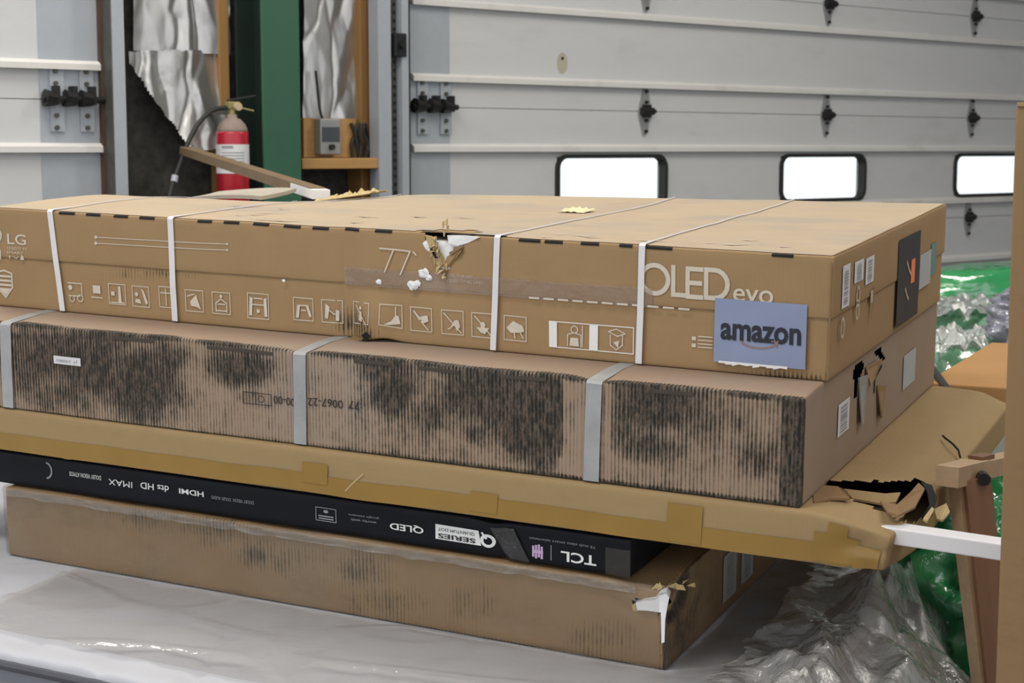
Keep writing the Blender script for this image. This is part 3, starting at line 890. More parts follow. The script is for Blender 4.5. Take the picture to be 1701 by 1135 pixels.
# straps
def loop_strap(t, name, F, p_top, p_bot, width, y0, y1, nt, nb, warp, mat, e=.003, slant=0.0, twist=1.0):
    s0, _ = F(*p_top)
    s1, _ = F(*p_bot)
    pts = [(s1 + (s0 - s1) * k / 12, y0 - e, nb + (nt - nb) * k / 12) for k in range(13)]
    pts += [(s0 + slant * (k / 14), y0 - e + .004 + (y1 - y0) * k / 14, nt + e) for k in range(15)]
    pts += [(s0 + slant, y1 + e, nt - .01), (s0 + slant, y1 + e, nb + .01)]
    vs, fs = [], []
    for k, p in enumerate(pts):
        wk = 1.0 if k < 14 else twist
        for dx, th in ((-.5, 0), (.5, 0), (.5, .0012), (-.5, .0012)):
            q = Vector(warp(p[0] + dx * width * wk, p[1], p[2]))
            q += Vector((0, -th, 0)) if k < 13 else Vector((0, 0, th))
            vs.append(q)
    for k in range(len(pts) - 1):
        for j in range(4):
            fs.append((4 * k + j, 4 * k + (j + 1) % 4, 4 * k + 4 + (j + 1) % 4, 4 * k + 4 + j))
    o = part(t, name, (vs, fs), mat)
    return o
for a, b in (((84, 352), (106, 520)), ((284, 364), (292, 536)), ((827, 397), (820, 584)), ((1068, 411), (1062, 609))):
    loop_strap(t1, 'strap', F1, a, b, .0125 if a[0] > 500 else .0145, 0, LY1, 0.0, NB['lg'] + .004, warp1, 'strap', twist=.35)
# lettering: OLED evo drawn with even strokes
def pm(F):
    return lambda P: [F(*p) for p in P]
q = pm(F1)
def letters(name, groups, w, mat, fn=None):
    for polys in groups:
        g = poly_geo([s for P, closed in polys for s in stroke(P, w, closed)])
        print1(name, g, mat, fn)
oc, on_ = F1(1088, 464)
lh = .0245
def U(cx, cy, pts, sx=1.0, sy=1.0):
    return [(cx + x * sx, cy + y * sy) for x, y in pts]
c2 = F1(1129, 467)
c3 = F1(1153, 470)
c4 = F1(1190, 472)
letters('printed_letter', [
    [(U(oc, on_, circ(0, 0, .0265, 24, .0265)), True)],
    [([(c2[0] - .012, c2[1] + .026), (c2[0] - .012, c2[1] - .026), (c2[0] + .014, c2[1] - .026)], False)],
    [([(c3[0] + .015, c3[1] + .026), (c3[0] - .012, c3[1] + .026), (c3[0] - .012, c3[1] - .026), (c3[0] + .015, c3[1] - .026)], False), ([(c3[0] - .012, c3[1]), (c3[0] + .013, c3[1])], False)],
    [([(c4[0] - .019, c4[1] - .026), (c4[0] - .019, c4[1] + .026), (c4[0] - .003, c4[1] + .026)] + [(c4[0] - .003 + x, c4[1] + y) for x, y in circ(0, 0, .025, 10, .026, 90, -90)] + [(c4[0] - .019, c4[1] - .026)], False)],
], .0086, 'ink')
p0, p1 = F1(1218, 501), F1(1284, 479)
print1('printed_word', fit(text_geo('evo', .02, .008), p0[0], p0[1], p1[0] + .002, p1[1] - .004), 'ink')
# 77 in thin strokes and its small inch line
g = poly_geo(stroke(q([(632, 413), (655, 415), (640, 452)]), .0030) + stroke(q([(657, 415), (681, 418), (666, 456)]), .0030) + stroke(q([(686, 419), (690, 424)]), .003))
print1('printed_number', g, 'ink', front1(.0035))
p0, p1 = F1(741, 459), F1(803, 466)
for y0, y1, x1 in ((454, 460, 785), (462, 468, 803)):
    a, b = F1(741, y1), F1(x1, y0 + 3)
    print1('printed_line', fit(text_geo('OLED TV 4K UHD', .006), a[0], a[1], b[0], a[1] + .006), 'ink')
# logo, name and shield at the left end
a, b = F1(13, 404), F1(43, 383)
print1('printed_name', fit(text_geo('LG', .02, .01), a[0], a[1] - .002, b[0], a[1] + .022), 'ink')
lc = F1(-7, 390)
print1('printed_logo', poly_geo([circ(lc[0], lc[1], .019, 24)]), 'ink')
print1('logo_face', poly_geo(stroke(U(lc[0], lc[1], circ(0, 0, .013, 14, .013, 60, 350)), .003) + [rect(lc[0] - .002, lc[1] - .006, lc[0], lc[1] + .007)]), 'kraft', front1(.0022))
a = F1(2, 428)
for k, (x0, x1, y) in enumerate(((12, 46, 414), (12, 40, 421), (12, 33, 429))):
    a, b = F1(x0, y), F1(x1, y)
    print1('printed_line', fit(text_geo(('OLED77 TV', 'SMART', 'TV')[k], .006), a[0], a[1], b[0], a[1] + .006), 'ink')
a = F1(0, 428)
print1('printed_bars', poly_geo([rect(a[0] - .012 + .007 * k, a[1] - .004, a[0] - .009 + .007 * k, a[1] + .018) for k in range(3)]), 'ink')
a = F1(38, 428)
print1('printed_mark', poly_geo([[(a[0] - .007, a[1] - .005), (a[0] + .006, a[1] - .005), (a[0] + .002, a[1] + .004), (a[0] - .001, a[1] + .006)]]), 'ink')
sh = F1(7, 474)
print1('printed_shield', poly_geo(stroke(U(sh[0], sh[1], [(-.025, .028), (0, .034), (.022, .028), (.022, -.004), (0, -.028), (-.025, -.004)]), .004, True) + [rect(sh[0] - .022, sh[1] + k, sh[0] + .019, sh[1] + k + .005) for k in (-.002, .008, .018)] + [[(sh[0] - .018, sh[1] - .007), (sh[0] + .016, sh[1] - .007), (sh[0], sh[1] - .024)]]), 'ink', tray1())
# two long rules with dots
for y, yb in ((394, 406), (404, 416)):
    a, b = F1(160, y), F1(378, yb)
    print1('printed_rule', poly_geo(stroke([(a[0] + (b[0] - a[0]) * k / 12, a[1] + (b[1] - a[1]) * k / 12) for k in range(13)], .0016) + [circ(a[0], a[1], .004, 10), circ(b[0], b[1], .0025, 10)]), 'ink')
# handling pictograms on the tray
K = {
 'truck': [('c', -.28, .2, .16), ('s', [(-.42, .42), (.42, .42), (.42, -.2)]), ('o', -.2, -.35, .15), ('o', .3, -.3, .17), ('s', [(-.4, -.2), (.3, -.2)])],
 'block': [('p', [(-.3, -.15), (.32, -.15), (.32, .38), (-.3, .38)]), ('s', [(-.45, -.42), (.45, -.42)])],
 'stand': [('p', [(.06, -.4), (.26, -.4), (.22, .4), (.1, .4)]), ('p', [(-.36, -.08), (-.14, -.08), (-.14, .12), (-.36, .12)]), ('s', [(-.4, -.42), (.4, -.42)])],
 'lean': [('p', [(.05, .4), (.2, .3), (.42, -.3), (.28, -.38)]), ('c', -.25, .1, .13), ('p', [(-.35, -.3), (0, -.36), (-.05, -.15), (-.3, -.12)])],
 'strap': [('s', [(-.4, .2), (.4, .2)]), ('s', [(-.1, .4), (-.1, -.4)])],
 'hand': [('p', [(-.25, -.05), (.1, .3), (.36, -.4), (.1, -.28), (-.2, -.25)]), ('s', [(-.4, .2), (0, .32)])],
 'lift': [('c', 0, .32, .1), ('s', [(-.3, -.4), (-.3, 0), (0, .2), (.3, 0), (.3, -.4)]), ('s', [(-.2, -.05), (.2, -.05)]), ('s', [(-.3, -.36), (.3, -.36)])],
 'two': [('p', [(-.44, -.4), (-.3, -.4), (-.26, .3), (-.4, .36)]), ('p', [(.3, -.4), (.44, -.4), (.4, .36), (.26, .3)]), ('s', [(-.3, .05), (.3, .05)]), ('s', [(-.2, .3), (.2, .3)]), ('c', 0, -.2, .1)],
 'carry': [('p', [(-.4, -.4), (-.24, -.4), (-.16, .15), (-.3, .2)]), ('s', [(-.2, .16), (.2, .18)]), ('p', [(.14, .16), (.26, .2), (.42, -.3), (.3, -.34)]), ('s', [(-.1, -.05), (.12, -.05)])],
 'people': [('p', [(-.36, -.3), (-.2, -.34), (-.1, .2), (-.3, .34)]), ('s', [(-.2, .1), (.1, -.1), (.3, -.1)]), ('p', [(.18, -.4), (.34, -.4), (.36, .05), (.2, .1)])],
 'climb': [('p', [(-.1, -.3), (.12, -.36), (.1, .1), (-.04, .12)]), ('s', [(-.3, .36), (.0, .0), (.32, -.4)]), ('c', 0, .26, .1)],
 'hand_low': [('p', [(-.32, -.36), (.12, -.42), (.42, -.3), (.34, .02), (.2, .06), (.0, -.2)]), ('s', [(.2, .4), (.2, .05)])],
 'cut': [('p', [(-.4, .36), (-.3, .34), (.0, .02), (-.08, -.06)]), ('p', [(-.05, .12), (.3, .2), (.36, -.05), (.05, -.18)]), ('s', [(.0, -.1), (.32, -.42)])],
 'pull': [('s', [(-.4, .38), (.4, -.42)]), ('p', [(-.25, -.3), (-.15, -.3), (.1, .1), (.28, .12), (.36, -.15), (.2, -.35), (.1, -.1)])],
 'throw': [('c', .0, .02, .15), ('s', [(-.36, .36), (-.1, .1)]), ('p', [(-.3, -.1), (-.1, -.3), (.1, -.36), (.3, -.1), (.0, -.08)]), ('s', [(.1, -.1), (.36, -.4)])],
 'sit': [('p', [(-.4, .0), (-.1, .3), (.34, .14), (.42, -.1), (.2, -.16), (-.2, -.2)]), ('s', [(-.05, -.15), (.0, -.4)]), ('s', [(.2, -.1), (.36, -.38)])],
}
def icon(x, y, size, kind, frame=True):
    cs, cn = F1(x, y)
    polys = []
    h = size / 2
    if frame:
        polys += stroke(rect(cs - h, cn - h, cs + h, cn + h), .0017, True)
    for e in K[kind]:
        if e[0] == 'c':
            polys.append(circ(cs + e[1] * size, cn + e[2] * size, e[3] * size * .8, 12))
        elif e[0] == 'o':
            polys += stroke(circ(cs + e[1] * size, cn + e[2] * size, e[3] * size, 12), .002, True)
        elif e[0] == 's':
            polys += stroke([(cs + u * size, cn + v * size) for u, v in e[1]], .0024)
        else:
            polys.append([(cs + u * size, cn + v * size) for u, v in e[1]])
    part(t1, 'handling_pictogram', on(poly_geo(polys), tray1(.0026)), 'ink', tray)
for x, y, sz, k, fr in [(124, 485, .046, 'truck', False), (160, 484, .034, 'block', False), (194, 489, .045, 'stand', True), (233, 493, .045, 'lean', True), (278, 494, .045, 'strap', True), (322, 500, .046, 'hand', True), (367, 504, .046, 'lift', True), (428, 509, .053, 'two', True), (503, 514, .047, 'carry', True), (550, 518, .047, 'people', True), (600, 521, .045, 'climb', True), (650, 526, .048, 'hand_low', True), (699, 531, .048, 'cut', True), (751, 536, .048, 'pull', True), (801, 541, .048, 'throw', True), (855, 546, .048, 'sit', True)]:
    icon(x, y, sz, k, fr)
# long panel with two unpacking drawings
a, b = F1(913, 574), F1(1051, 587)
pa = F1(912, 528)
hgt = .050
s0, s1, nb_ = F1(912, 550)[0], F1(1052, 560)[0], F1(912, 576)[1]
fr = poly_geo(stroke(rect(s0, nb_, s1, nb_ + hgt), .0017, True) + [rect(s0, nb_, s0 + .016, nb_ + hgt), rect(s0 + (s1 - s0) * .48, nb_, s0 + (s1 - s0) * .48 + .018, nb_ + hgt)])
part(t1, 'unpacking_panel', on(fr, tray1(.0024)), 'ink_bright', tray)
def draw(cs, cn, k, polys):
    part(t1, 'unpacking_drawing', on(poly_geo(polys), tray1(.0024)), 'ink', tray)
m = nb_ + hgt / 2
c1 = s0 + (s1 - s0) * .30
draw(c1, m, 0, stroke([(c1 - .014, m - .02), (c1 - .014, m + .002), (c1, m + .006), (c1 + .014, m + .002), (c1 + .014, m - .02)], .002) + stroke(U(c1, m + .012, circ(0, 0, .007, 10)), .002, True) + [[(c1 - .01, m - .02), (c1 + .01, m - .02), (c1 + .008, m - .004), (c1 - .008, m - .004)]] + stroke([(c1 + .017, m - .02), (c1 + .017, m + .02)], .002))
c1 = s0 + (s1 - s0) * .80
draw(c1, m, 0, stroke([(c1 - .016, m + .014), (c1, m + .02), (c1 + .018, m + .012), (c1 + .002, m + .006), (c1 - .016, m + .014)], .002) + stroke([(c1 - .012, m + .008), (c1 - .012, m - .012), (c1, m - .02), (c1 + .013, m - .01), (c1 + .013, m + .008)], .002) + [[(c1 - .006, m - .006), (c1 + .006, m - .002), (c1 + .004, m - .016)]])
# small list mark left of the sticker
a = F1(1152, 563)
print1('printed_mark', poly_geo([rect(a[0] - .004, a[1] - .003, a[0] + .004, a[1] + .004), rect(a[0] - .004, a[1] - .016, a[0] + .004, a[1] - .009)] + [rect(a[0] + .008, a[1] + dz, a[0] + .036, a[1] + dz + .002) for dz in (.004, -.003, -.01, -.016)]), 'ink', tray1())
# pale blue sticker with the shop name
a, b = F1(1186, 606), F1(1342, 500)
n0, n1 = F1(1262, 607)[1], F1(1262, 500)[1]
stk = part(t1, 'sticker', on(sheet(10, 8, lambda u, v: (a[0] + (b[0] - a[0]) * u, 0, n0 + (n1 - n0) * v)), lambda x, y=None, z=None: None) if False else sheet(10, 8, lambda u, v: warp1(a[0] + (b[0] - a[0]) * u, -.0030 - .0008 * noise.noise(Vector((u * 3, v * 4, 2))), n0 + (n1 - n0) * v)), 'sticker', smooth=True, label='pale blue sticker reading amazon')
w0, w1 = F1(1198, 553), F1(1332, 553)
zb = n0 + (n1 - n0) * .36
part(t1, 'sticker_word', on(fit(text_geo('amazon', .03, .028), w0[0], zb, w1[0], zb + .0315), lambda u, v: warp1(u, -.0045, v)), 'sticker_text', stk)
cx = (w0[0] + w1[0]) / 2 - .004
part(t1, 'sticker_smile', on(poly_geo(stroke([(cx + .036 * math.cos(math.radians(x)), zb + .006 + .016 * math.sin(math.radians(x))) for x in range(200, 345, 12)], .0028) + stroke([(cx + .026, zb + .004), (cx + .037, zb + .005), (cx + .035, zb - .006)], .0022)), lambda u, v: warp1(u, -.0045, v)), 'sticker_smile', stk)
part(t1, 'sticker_torn_edge', on(poly_geo([[(a[0] + .01 + .013 * k, n0 - .001 - .002 * (k % 3)), (a[0] + .023 + .013 * k, n0 - .001 - .0015 * (k % 2)), (a[0] + .023 + .013 * k, n0 + .003), (a[0] + .01 + .013 * k, n0 + .003)] for k in range(10)]), lambda u, v: warp1(u, -.0042, v)), 'ink_bright', stk)
# right end: labels
def quad_label(t, name, P, R, fn, mat, parent=None, label=None):
    a = [R(*p) for p in P]
    d0, d1 = (a[0][0] + a[3][0]) / 2, (a[1][0] + a[2][0]) / 2
    n0, n1 = (a[2][1] + a[3][1]) / 2, (a[0][1] + a[1][1]) / 2
    o = part(t, name, sheet(4, 4, lambda u, v: fn(d0 + (d1 - d0) * u, n0 + (n1 - n0) * v)), mat, parent, label=label)
    return o, (d0, d1, n0, n1)
def barcode(t, o, r, fn, mat='ink_grey', rows=7, x0=.25, x1=.75):
    d0, d1, n0, n1 = r
    ps = []
    z = .08
    while z < .9:
        h = random.choice((.02, .03, .05))
        ps.append(rect(d0 + (d1 - d0) * x0, n0 + (n1 - n0) * z, d0 + (d1 - d0) * x1, n0 + (n1 - n0) * (z + h)))
        z += h + random.choice((.025, .05))
    part(t, 'printed_bars', on(poly_geo(ps), fn), mat, o)
r1 = right1(.002)
for P, lbl in (([(1398, 443), (1412, 436), (1408, 508), (1397, 513)], None), ([(1419, 437), (1434, 427), (1432, 463), (1417, 472)], None), ([(1437, 428), (1451, 424), (1449, 466), (1436, 474)], None)):
    o, r = quad_label(t1, 'paper_label', P, R1, r1, 'paper', lid, 'white barcode label')
    barcode(t1, o, r, right1(.003))
o, r = quad_label(t1, 'poster_label', [(1495, 396), (1530, 382), (1521, 521), (1484, 548)], R1, r1, 'label_black', lid, 'black picture label with orange stroke')
d0, d1, n0, n1 = r
LD, LN = d1 - d0, n1 - n0
part(t1, 'printed_figure', on(poly_geo([rect(d0 + LD * .58, n0 + LN * .42, d0 + LD * .76, n0 + LN * .70)]), right1(.003)), 'orange', o)
part(t1, 'printed_figure', on(poly_geo(stroke([(d0 + LD * .38, n0 + LN * .70), (d0 + LD * .48, n0 + LN * .6), (d0 + LD * .60, n0 + LN * .52)], .007) + stroke([(d0 + LD * .34, n0 + LN * .40), (d0 + LD * .44, n0 + LN * .30), (d0 + LD * .5, n0 + LN * .26)], .007)), right1(.003)), 'cream', o)
o, r = quad_label(t1, 'paper_label', [(1528, 424), (1547, 412), (1543, 470), (1524, 482)], R1, r1, 'paper_grey', lid)
o, r = quad_label(t1, 'paper_label', [(1547, 405), (1556, 400), (1551, 452), (1543, 460)], R1, r1, 'teal', lid)
for k, (x, y) in enumerate(((1424, 492), (1423, 514), (1398, 545), (1447, 492))):
    dd, nn = R1(x, y)
    part(t1, 'printed_mark', on(poly_geo(stroke(circ(dd, nn, .012, 10, .018), .005, True) if k < 3 else [rect(dd - .012, nn - .012, dd + .012, nn + .012)]), r1), 'ink' if k < 3 else 'cream', lid)
part(t1, 'crease', on(poly_geo(stroke([R1(1450, 478), R1(1449, 500), R1(1445, 528)], .006)), right1(.0022)), 'kraft_dark', tray)
# debris printing on top: small yellow and white scrap
tp = Pn(0.004)
sA, dA = tp(957, 340)
single('paper_scrap', 'small crumpled yellow and white paper scrap on the top carton', 'paper', STK, (sA, dA, -.02), sheet(8, 5, lambda u, v: (sA - .032 + .064 * u, dA - .03 + .07 * v, warp1(sA, dA, 0)[2] + .004 + .010 * abs(noise.noise(Vector((u * 4, v * 4, 1)))) ), (0, 0, .001)), plain('scrap_paper', (0.72, 0.68, 0.42), .7, .35, 40))

# ---------------- carton 2: sooty end
BX0, BX1, BY0, BY1 = -2.06, -0.012, -0.125, 1.0
F2, R2 = Pd(BY0), Ps(BX1)
straps2 = [F2(14, 600)[0], F2(501, 650)[0], F2(988, 700)[0]]
def warp2(s, d, n):
    tn = (n - NB['b2']) / (NB['lg'] - NB['b2'])
    fr = 1 - ss(BY0, BY0 + .10, d)
    pinch = sum(gauss(s, x, .03) for x in straps2)
    bul = sum(gauss(s, x, .18) for x in (-1.45, -.68, -.2)) * .5
    d2 = d - fr * (0.006 * bul + .0025 * noise.noise(Vector((s * 8, n * 9, 2.2))))
    n2 = n - fr * max(0, tn) * (.004 + pinch * .007) + fr * max(0, tn - .5) * .006 * noise.noise(Vector((s * 7, 3.3, 0)))
    return (s, d2, n2)
BL = [(60, 600, 60, 70, .6), (120, 650, 110, 40, .55), (700, 630, 60, 30, .45), (1040, 690, 40, 60, .6), (70, 590, 70, 42, .75), (150, 600, 70, 60, .85), (235, 640, 60, 55, 1.0), (275, 600, 40, 30, .7), (400, 612, 45, 28, .95), (410, 650, 20, 20, .4), (300, 690, 60, 14, .25), (640, 610, 40, 28, .95), (655, 650, 32, 42, 1.0), (710, 690, 60, 28, .6), (600, 590, 60, 10, .5), (810, 650, 80, 50, .95), (900, 690, 80, 70, 1.05), (850, 640, 60, 30, .8), (860, 740, 110, 22, .45), (790, 720, 26, 22, .6), (1090, 670, 75, 45, .95), (1080, 740, 70, 30, .6), (1180, 700, 90, 60, .45), (1260, 760, 50, 40, .55), (1270, 670, 60, 30, .3), (150, 560, 160, 8, .8)]
def soot2(v):
    s, d, n = v
    x, y = STK.px((s, BY0, n))
    b = 0
    for px_, py_, rx, ry, k in BL:
        b = max(b, k * 1.1 * math.exp(-(((x - px_) / rx) ** 2 + ((y - py_) / ry) ** 2) * .6))
    b = max(b, .34 * ss(540, 600, x) * (1 - .25 * ss(1130, 1200, x)), .19)
    if 932 < x - (y - 690) * -.02 < 966 or 1003 < x < 1010:
        b *= .25
    if x > 955 and x < 975:
        b *= .25
    tn = (n - NB['b2']) / (NB['lg'] - NB['b2'])
    b = max(b, 1.35 * ss(-.062, -.030, s + .010 * noise.noise(Vector((n * 30, 0, 2)))))     # rubbed right edge
    b = max(b, 1.2 * (1 - ss(.0, .06, tn)) * ss(-1.6, -.4, s), .75 * (1 - ss(0, .035, tn)))   # bottom edge
    edge = 1.1 * ss(.925, .96, tn) * (.7 + .3 * math.sin(s * 31 + 2 * math.sin(s * 9)))
    b = max(b, edge)
    fr = 1 - ss(BY0 + .002, BY0 + .012, d)
    if n > NB['lg'] - .001:
        fr *= .6
    return b * fr
t2 = T('sooty_carton', 'second carton from the top with black soot rubbed on its ribbed front', 'carton', STK, ((BX0 + BX1) / 2, (BY0 + BY1) / 2, NB['b2']))
HOLE2 = [[(1418, 612), (1432, 600), (1436, 604), (1424, 640), (1424, 660), (1418, 664)], [(1452, 585), (1462, 576), (1470, 596), (1462, 598)]]
def skip2(c, f):
    return f == 'X' and any(in_poly(*STK.px(c), H) for H in HOLE2)
g = gbox((BX0, BY0, NB['b2']), (BX1, BY1, NB['lg'] - .0005), (0.0095, 0.012, 0.0065), 0.005, warp2, skip2)
body2 = part(t2, 'body', g, 'kraft_soot', smooth=True, attr=[soot2(v) for v in g[0]])
part(t2, 'inner_wall', box(BX1 - .03, BX1 - .02, .1, .8, NB['b2'] + .02, NB['lg'] - .02), 'slot', body2)
for x, w in ((225, 70), (400, 110), (620, 62), (730, 66), (872, 72), (1120, 70)):
    s0, s1 = F2(x - w / 2, 600)[0], F2(x + w / 2, 600)[0]
    part(t2, 'perforation_slot', sheet(10, 3, lambda u, v: warp2(s0 + (s1 - s0) * u, BY0 - .0015 + .004 * v * v, NB['lg'] - .017 + .012 * v)), plain('dark_groove', (0.06, 0.05, 0.04), .9, .3) if x == 225 else bpy.data.materials['dark_groove'], body2)
for k, s in enumerate(straps2):
    pts = []
    loop_strap(t2, 'strap', lambda x, y: (x, y), (s, 0), (s - .004, 0), (.030, .029, .031)[k], BY0, BY1, NB['lg'] - .0005 - .0035, NB['b2'] + .004, warp2, 'tape_grey', .004, slant=0.10)
def front2(e):
    return lambda u, v: warp2(u, BY0 - e, v)
a, b = F2(91, 604), F2(135, 590)
n0 = F2(113, 604)[1]
lb = part(t2, 'paper_label', sheet(3, 2, lambda u, v: front2(.0025)(a[0] + (b[0] - a[0]) * u, n0 + .018 * v)), 'paper', body2, label='small white paper label')
part(t2, 'label_print', on(fit(text_geo('JY 240801', .006), a[0] + .008, n0 + .005, b[0] - .008, n0 + .013, True), front2(.0035)), 'ink_grey', lb)
for body, P in (('77', ((580, 676), (598, 664))), ('0067-22', ((512, 672), (570, 656))), ('00-00', ((455, 669), (490, 655)))):
    a, b = F2(P[0][0], (P[0][1] + P[1][1]) / 2 + 7), F2(P[1][0], (P[0][1] + P[1][1]) / 2 - 7)
    part(t2, 'printed_number', on(fit(text_geo(body, .014), a[0], a[1], b[0], a[1] + .017, True), front2(.0022)), 'ink_black', body2)
a, b = F2(405, 668), F2(450, 648)
part(t2, 'printed_frame', on(poly_geo(stroke(rect(a[0], a[1], b[0], a[1] + .024), .0015, True) + stroke([(a[0] + .03, a[1]), (a[0] + .03, a[1] + .024)], .0015) + stroke(circ((a[0] + b[0]) / 2 + .01, a[1] + .012, .007, 10), .0015, True)), front2(.0022)), 'ink_black', body2)
def right2(e):
    return lambda u, v: warp2(BX1 + e, u, v)
o, r = quad_label(t2, 'paper_label', [(1391, 672), (1410, 660), (1408, 714), (1390, 725)], R2, right2(.002), 'paper', body2, 'white label on the end panel')
barcode(t2, o, r, right2(.003), rows=5, x0=.2, x1=.8)
o, r = quad_label(t2, 'paper_label', [(1500, 590), (1520, 578), (1518, 635), (1498, 645)], R2, right2(.002), 'paper_grey', body2)
for P in ([(1424, 628), (1433, 622), (1432, 700), (1423, 705)], [(1455, 640), (1463, 640), (1462, 690), (1456, 694)], [(1436, 610), (1456, 596), (1452, 626), (1437, 640)]):
    a = [R2(*p) for p in P]
    vs = [Vector(right2(.004 + .008 * (k % 2))(*p)) for k, p in enumerate(a)]
    vs += [v + Vector((-.003, 0, 0)) for v in vs]
    part(t2, 'torn_flap', (vs, [(0, 1, 2, 3), (7, 6, 5, 4), (0, 4, 5, 1), (1, 5, 6, 2), (2, 6, 7, 3), (3, 7, 4, 0)]), 'kraft' if P[0][0] != 1424 else 'tape_grey', body2)
part(t2, 'tear_line', on(poly_geo(stroke([R2(1463, 608), R2(1452, 628), R2(1451, 650)], .008) + stroke([R2(1462, 664), R2(1462, 692)], .008)), right2(.002)), 'slot', body2)

# ---------------- carton 3: wide flat carton with torn corner
CX0, CX1, CY0, CY1 = -2.15, 0.165, -0.135, 1.0
F3 = Pd(CY0)
P3 = Pn(NB['b2'])
R3 = Ps(CX1)
def warp3(s, d, n):
    tn = (n - NB['b3']) / (NB['b2'] - NB['b3'])
    fr = 1 - ss(CY0, CY0 + .12, d)
    rt = ss(.0, .165, s)
    k = gauss(s, .15, .08) * gauss(d, CY0, .10)
    s2 = s - .020 * k * (1 - tn * .5) - .008 * rt * fr
    n2 = n - .016 * rt * ss(.1, 1, tn) * (0.4 + .6 * fr) - .015 * k * tn
    n2 += k * .010 * noise.noise(Vector((s * 16, d * 18, n * 20)))
    d2 = d + .016 * k + k * .010 * noise.noise(Vector((s * 13, n * 24, 5)))
    d2 += fr * .0035 * noise.noise(Vector((s * 4, n * 8, 7)))
    # right edge rolls over softly
    n2 -= .020 * ss(.09, .165, s) * max(0, tn) * ss(.0, .3, d)
    return (s2, d2, n2)
HOLE3 = [(1362, 800), (1400, 798), (1470, 800), (1530, 796), (1552, 822), (1546, 850), (1520, 868), (1500, 868), (1478, 852), (1452, 842), (1410, 828), (1385, 818)]
def skip3(c, f):
    if f not in 'ZX':
        return False
    x, y = STK.px(warp3(*c))
    jx = 5 * noise.noise(Vector((x * .12, y * .12, 0)))
    return in_poly(x + jx, y + jx, HOLE3)
def soot3(v):
    x, y = STK.px(v)
    b = .5 * gauss(x, 1375, 26) * gauss(y, 818, 12)
    return b
t3 = T('wide_flat_carton', 'wide flat tan carton with brown tape and torn right front corner', 'carton', STK, ((CX0 + CX1) / 2, (CY0 + CY1) / 2, NB['b3']))
g = gbox((CX0, CY0, NB['b3']), (CX1, CY1, NB['b2'] - .0005), (0.010, 0.012, 0.008), 0.008, warp3, skip3)
body3 = part(t3, 'body', g, 'kraft_plain', smooth=True, attr=[soot3(v) for v in g[0]])
def front3(e=.0016):
    return lambda u, v: warp3(u, CY0 - e, v)
# tape along the lower front edge and square tabs
part(t3, 'brown_tape', sheet(120, 4, lambda u, v: front3(.0018)(CX0 + (CX1 - .012 - CX0) * u, NB['b3'] + .004 + .038 * v + .004 * noise.noise(Vector((u * 12, 0, 1))))), 'tape', body3, smooth=True)
for x0, x1, y0, y1 in ((502, 544, 766, 800), (780, 826, 815, 848), (1108, 1166, 834, 897), (1352, 1440, 880, 930), (1378, 1416, 862, 905)):
    a0, a1 = F3(x0, y0)[0], F3(x1, y0)[0]
    n1, n0 = F3(x0, y0)[1], F3(x0, y1)[1]
    part(t3, 'tape_tab', sheet(6, 6, lambda u, v: front3(.0030)(a0 + (a1 - a0) * u + .003 * v, n0 + (n1 - n0) * v)), 'tape', body3, smooth=True)
part(t3, 'scratch', on(poly_geo(stroke([F3(605, 787), F3(590, 800), F3(575, 815)], .003)), front3(.0022)), 'kraft_raw', body3)
# inside of the torn corner
part(t3, 'inner_board', sheet(14, 8, lambda u, v: (-.08 + .21 * u, -.11 + .18 * v, NB['b2'] - .022 - .02 * u + .006 * noise.noise(Vector((u * 6, v * 6, 0)))), (0, 0, -.004)), 'kraft_plain', body3)
part(t3, 'dark_screen_edge', bbox(-.3, .10, -.09, .6, NB['b3'] + .012, NB['b2'] - .055, .004), 'rubber', body3)
def flap3(P, heights, mat='kraft_raw', th=.004):
    vs = []
    for (x, y), h in zip(P, heights):
        p = STK.at(x, y, 2, NB['b2'] + h)
        vs.append(Vector(p))
    n = len(vs)
    vs += [v - Vector((0, 0, th)) for v in vs]
    fs = [tuple(range(n)), tuple(reversed(range(n, 2 * n)))] + [((i + 1) % n, i, n + i, n + (i + 1) % n) for i in range(n)]
    part(t3, 'torn_flap', (vs, fs), mat, body3)
flap3([(1365, 806), (1392, 808), (1408, 816), (1412, 828), (1380, 828), (1352, 834), (1350, 818)], [.004, .008, .012, .006, .004, .002, .002], 'kraft_dark')
flap3([(1402, 812), (1470, 820), (1496, 818), (1488, 834), (1462, 836), (1416, 828)], [-.012, -.016, -.012, -.02, -.02, -.018], 'kraft_plain')
flap3([(1462, 832), (1490, 838), (1512, 818), (1526, 802), (1536, 812), (1520, 842), (1492, 856), (1474, 850)], [.0, .004, .010, .012, .006, .0, -.004, -.002], 'kraft_dark')
flap3([(1530, 800), (1548, 806), (1556, 826), (1550, 852), (1540, 866), (1532, 858), (1544, 838), (1540, 816)], [.002, -.004, -.01, -.02, -.03, -.03, -.014, -.004], 'slot')
flap3([(1533, 862), (1548, 842), (1552, 846), (1540, 866)], [-.02, -.01, -.01, -.02])
flap3([(1552, 846), (1572, 836), (1578, 850), (1566, 864), (1556, 862)], [-.03, -.03, -.035, -.04, -.04])
# corner tape patch
part(t3, 'corner_tape', sheet(10, 8, lambda u, v: front3(.0035)(CX1 - .062 + .05 * u, NB['b3'] + .003 + .05 * v)), 'tape', body3, smooth=True)
# crease line and label on the right side
vs = [Vector(STK.at(x, y, 2, NB['b2'] - z)) for x, y, z in ((1566, 724, -.002), (1570, 728, -.002), (1582, 737, .002), (1592, 748, .010), (1595, 760, .018))]
part(t3, 'crease', tube(vs, .0022, 6), 'slot', body3)

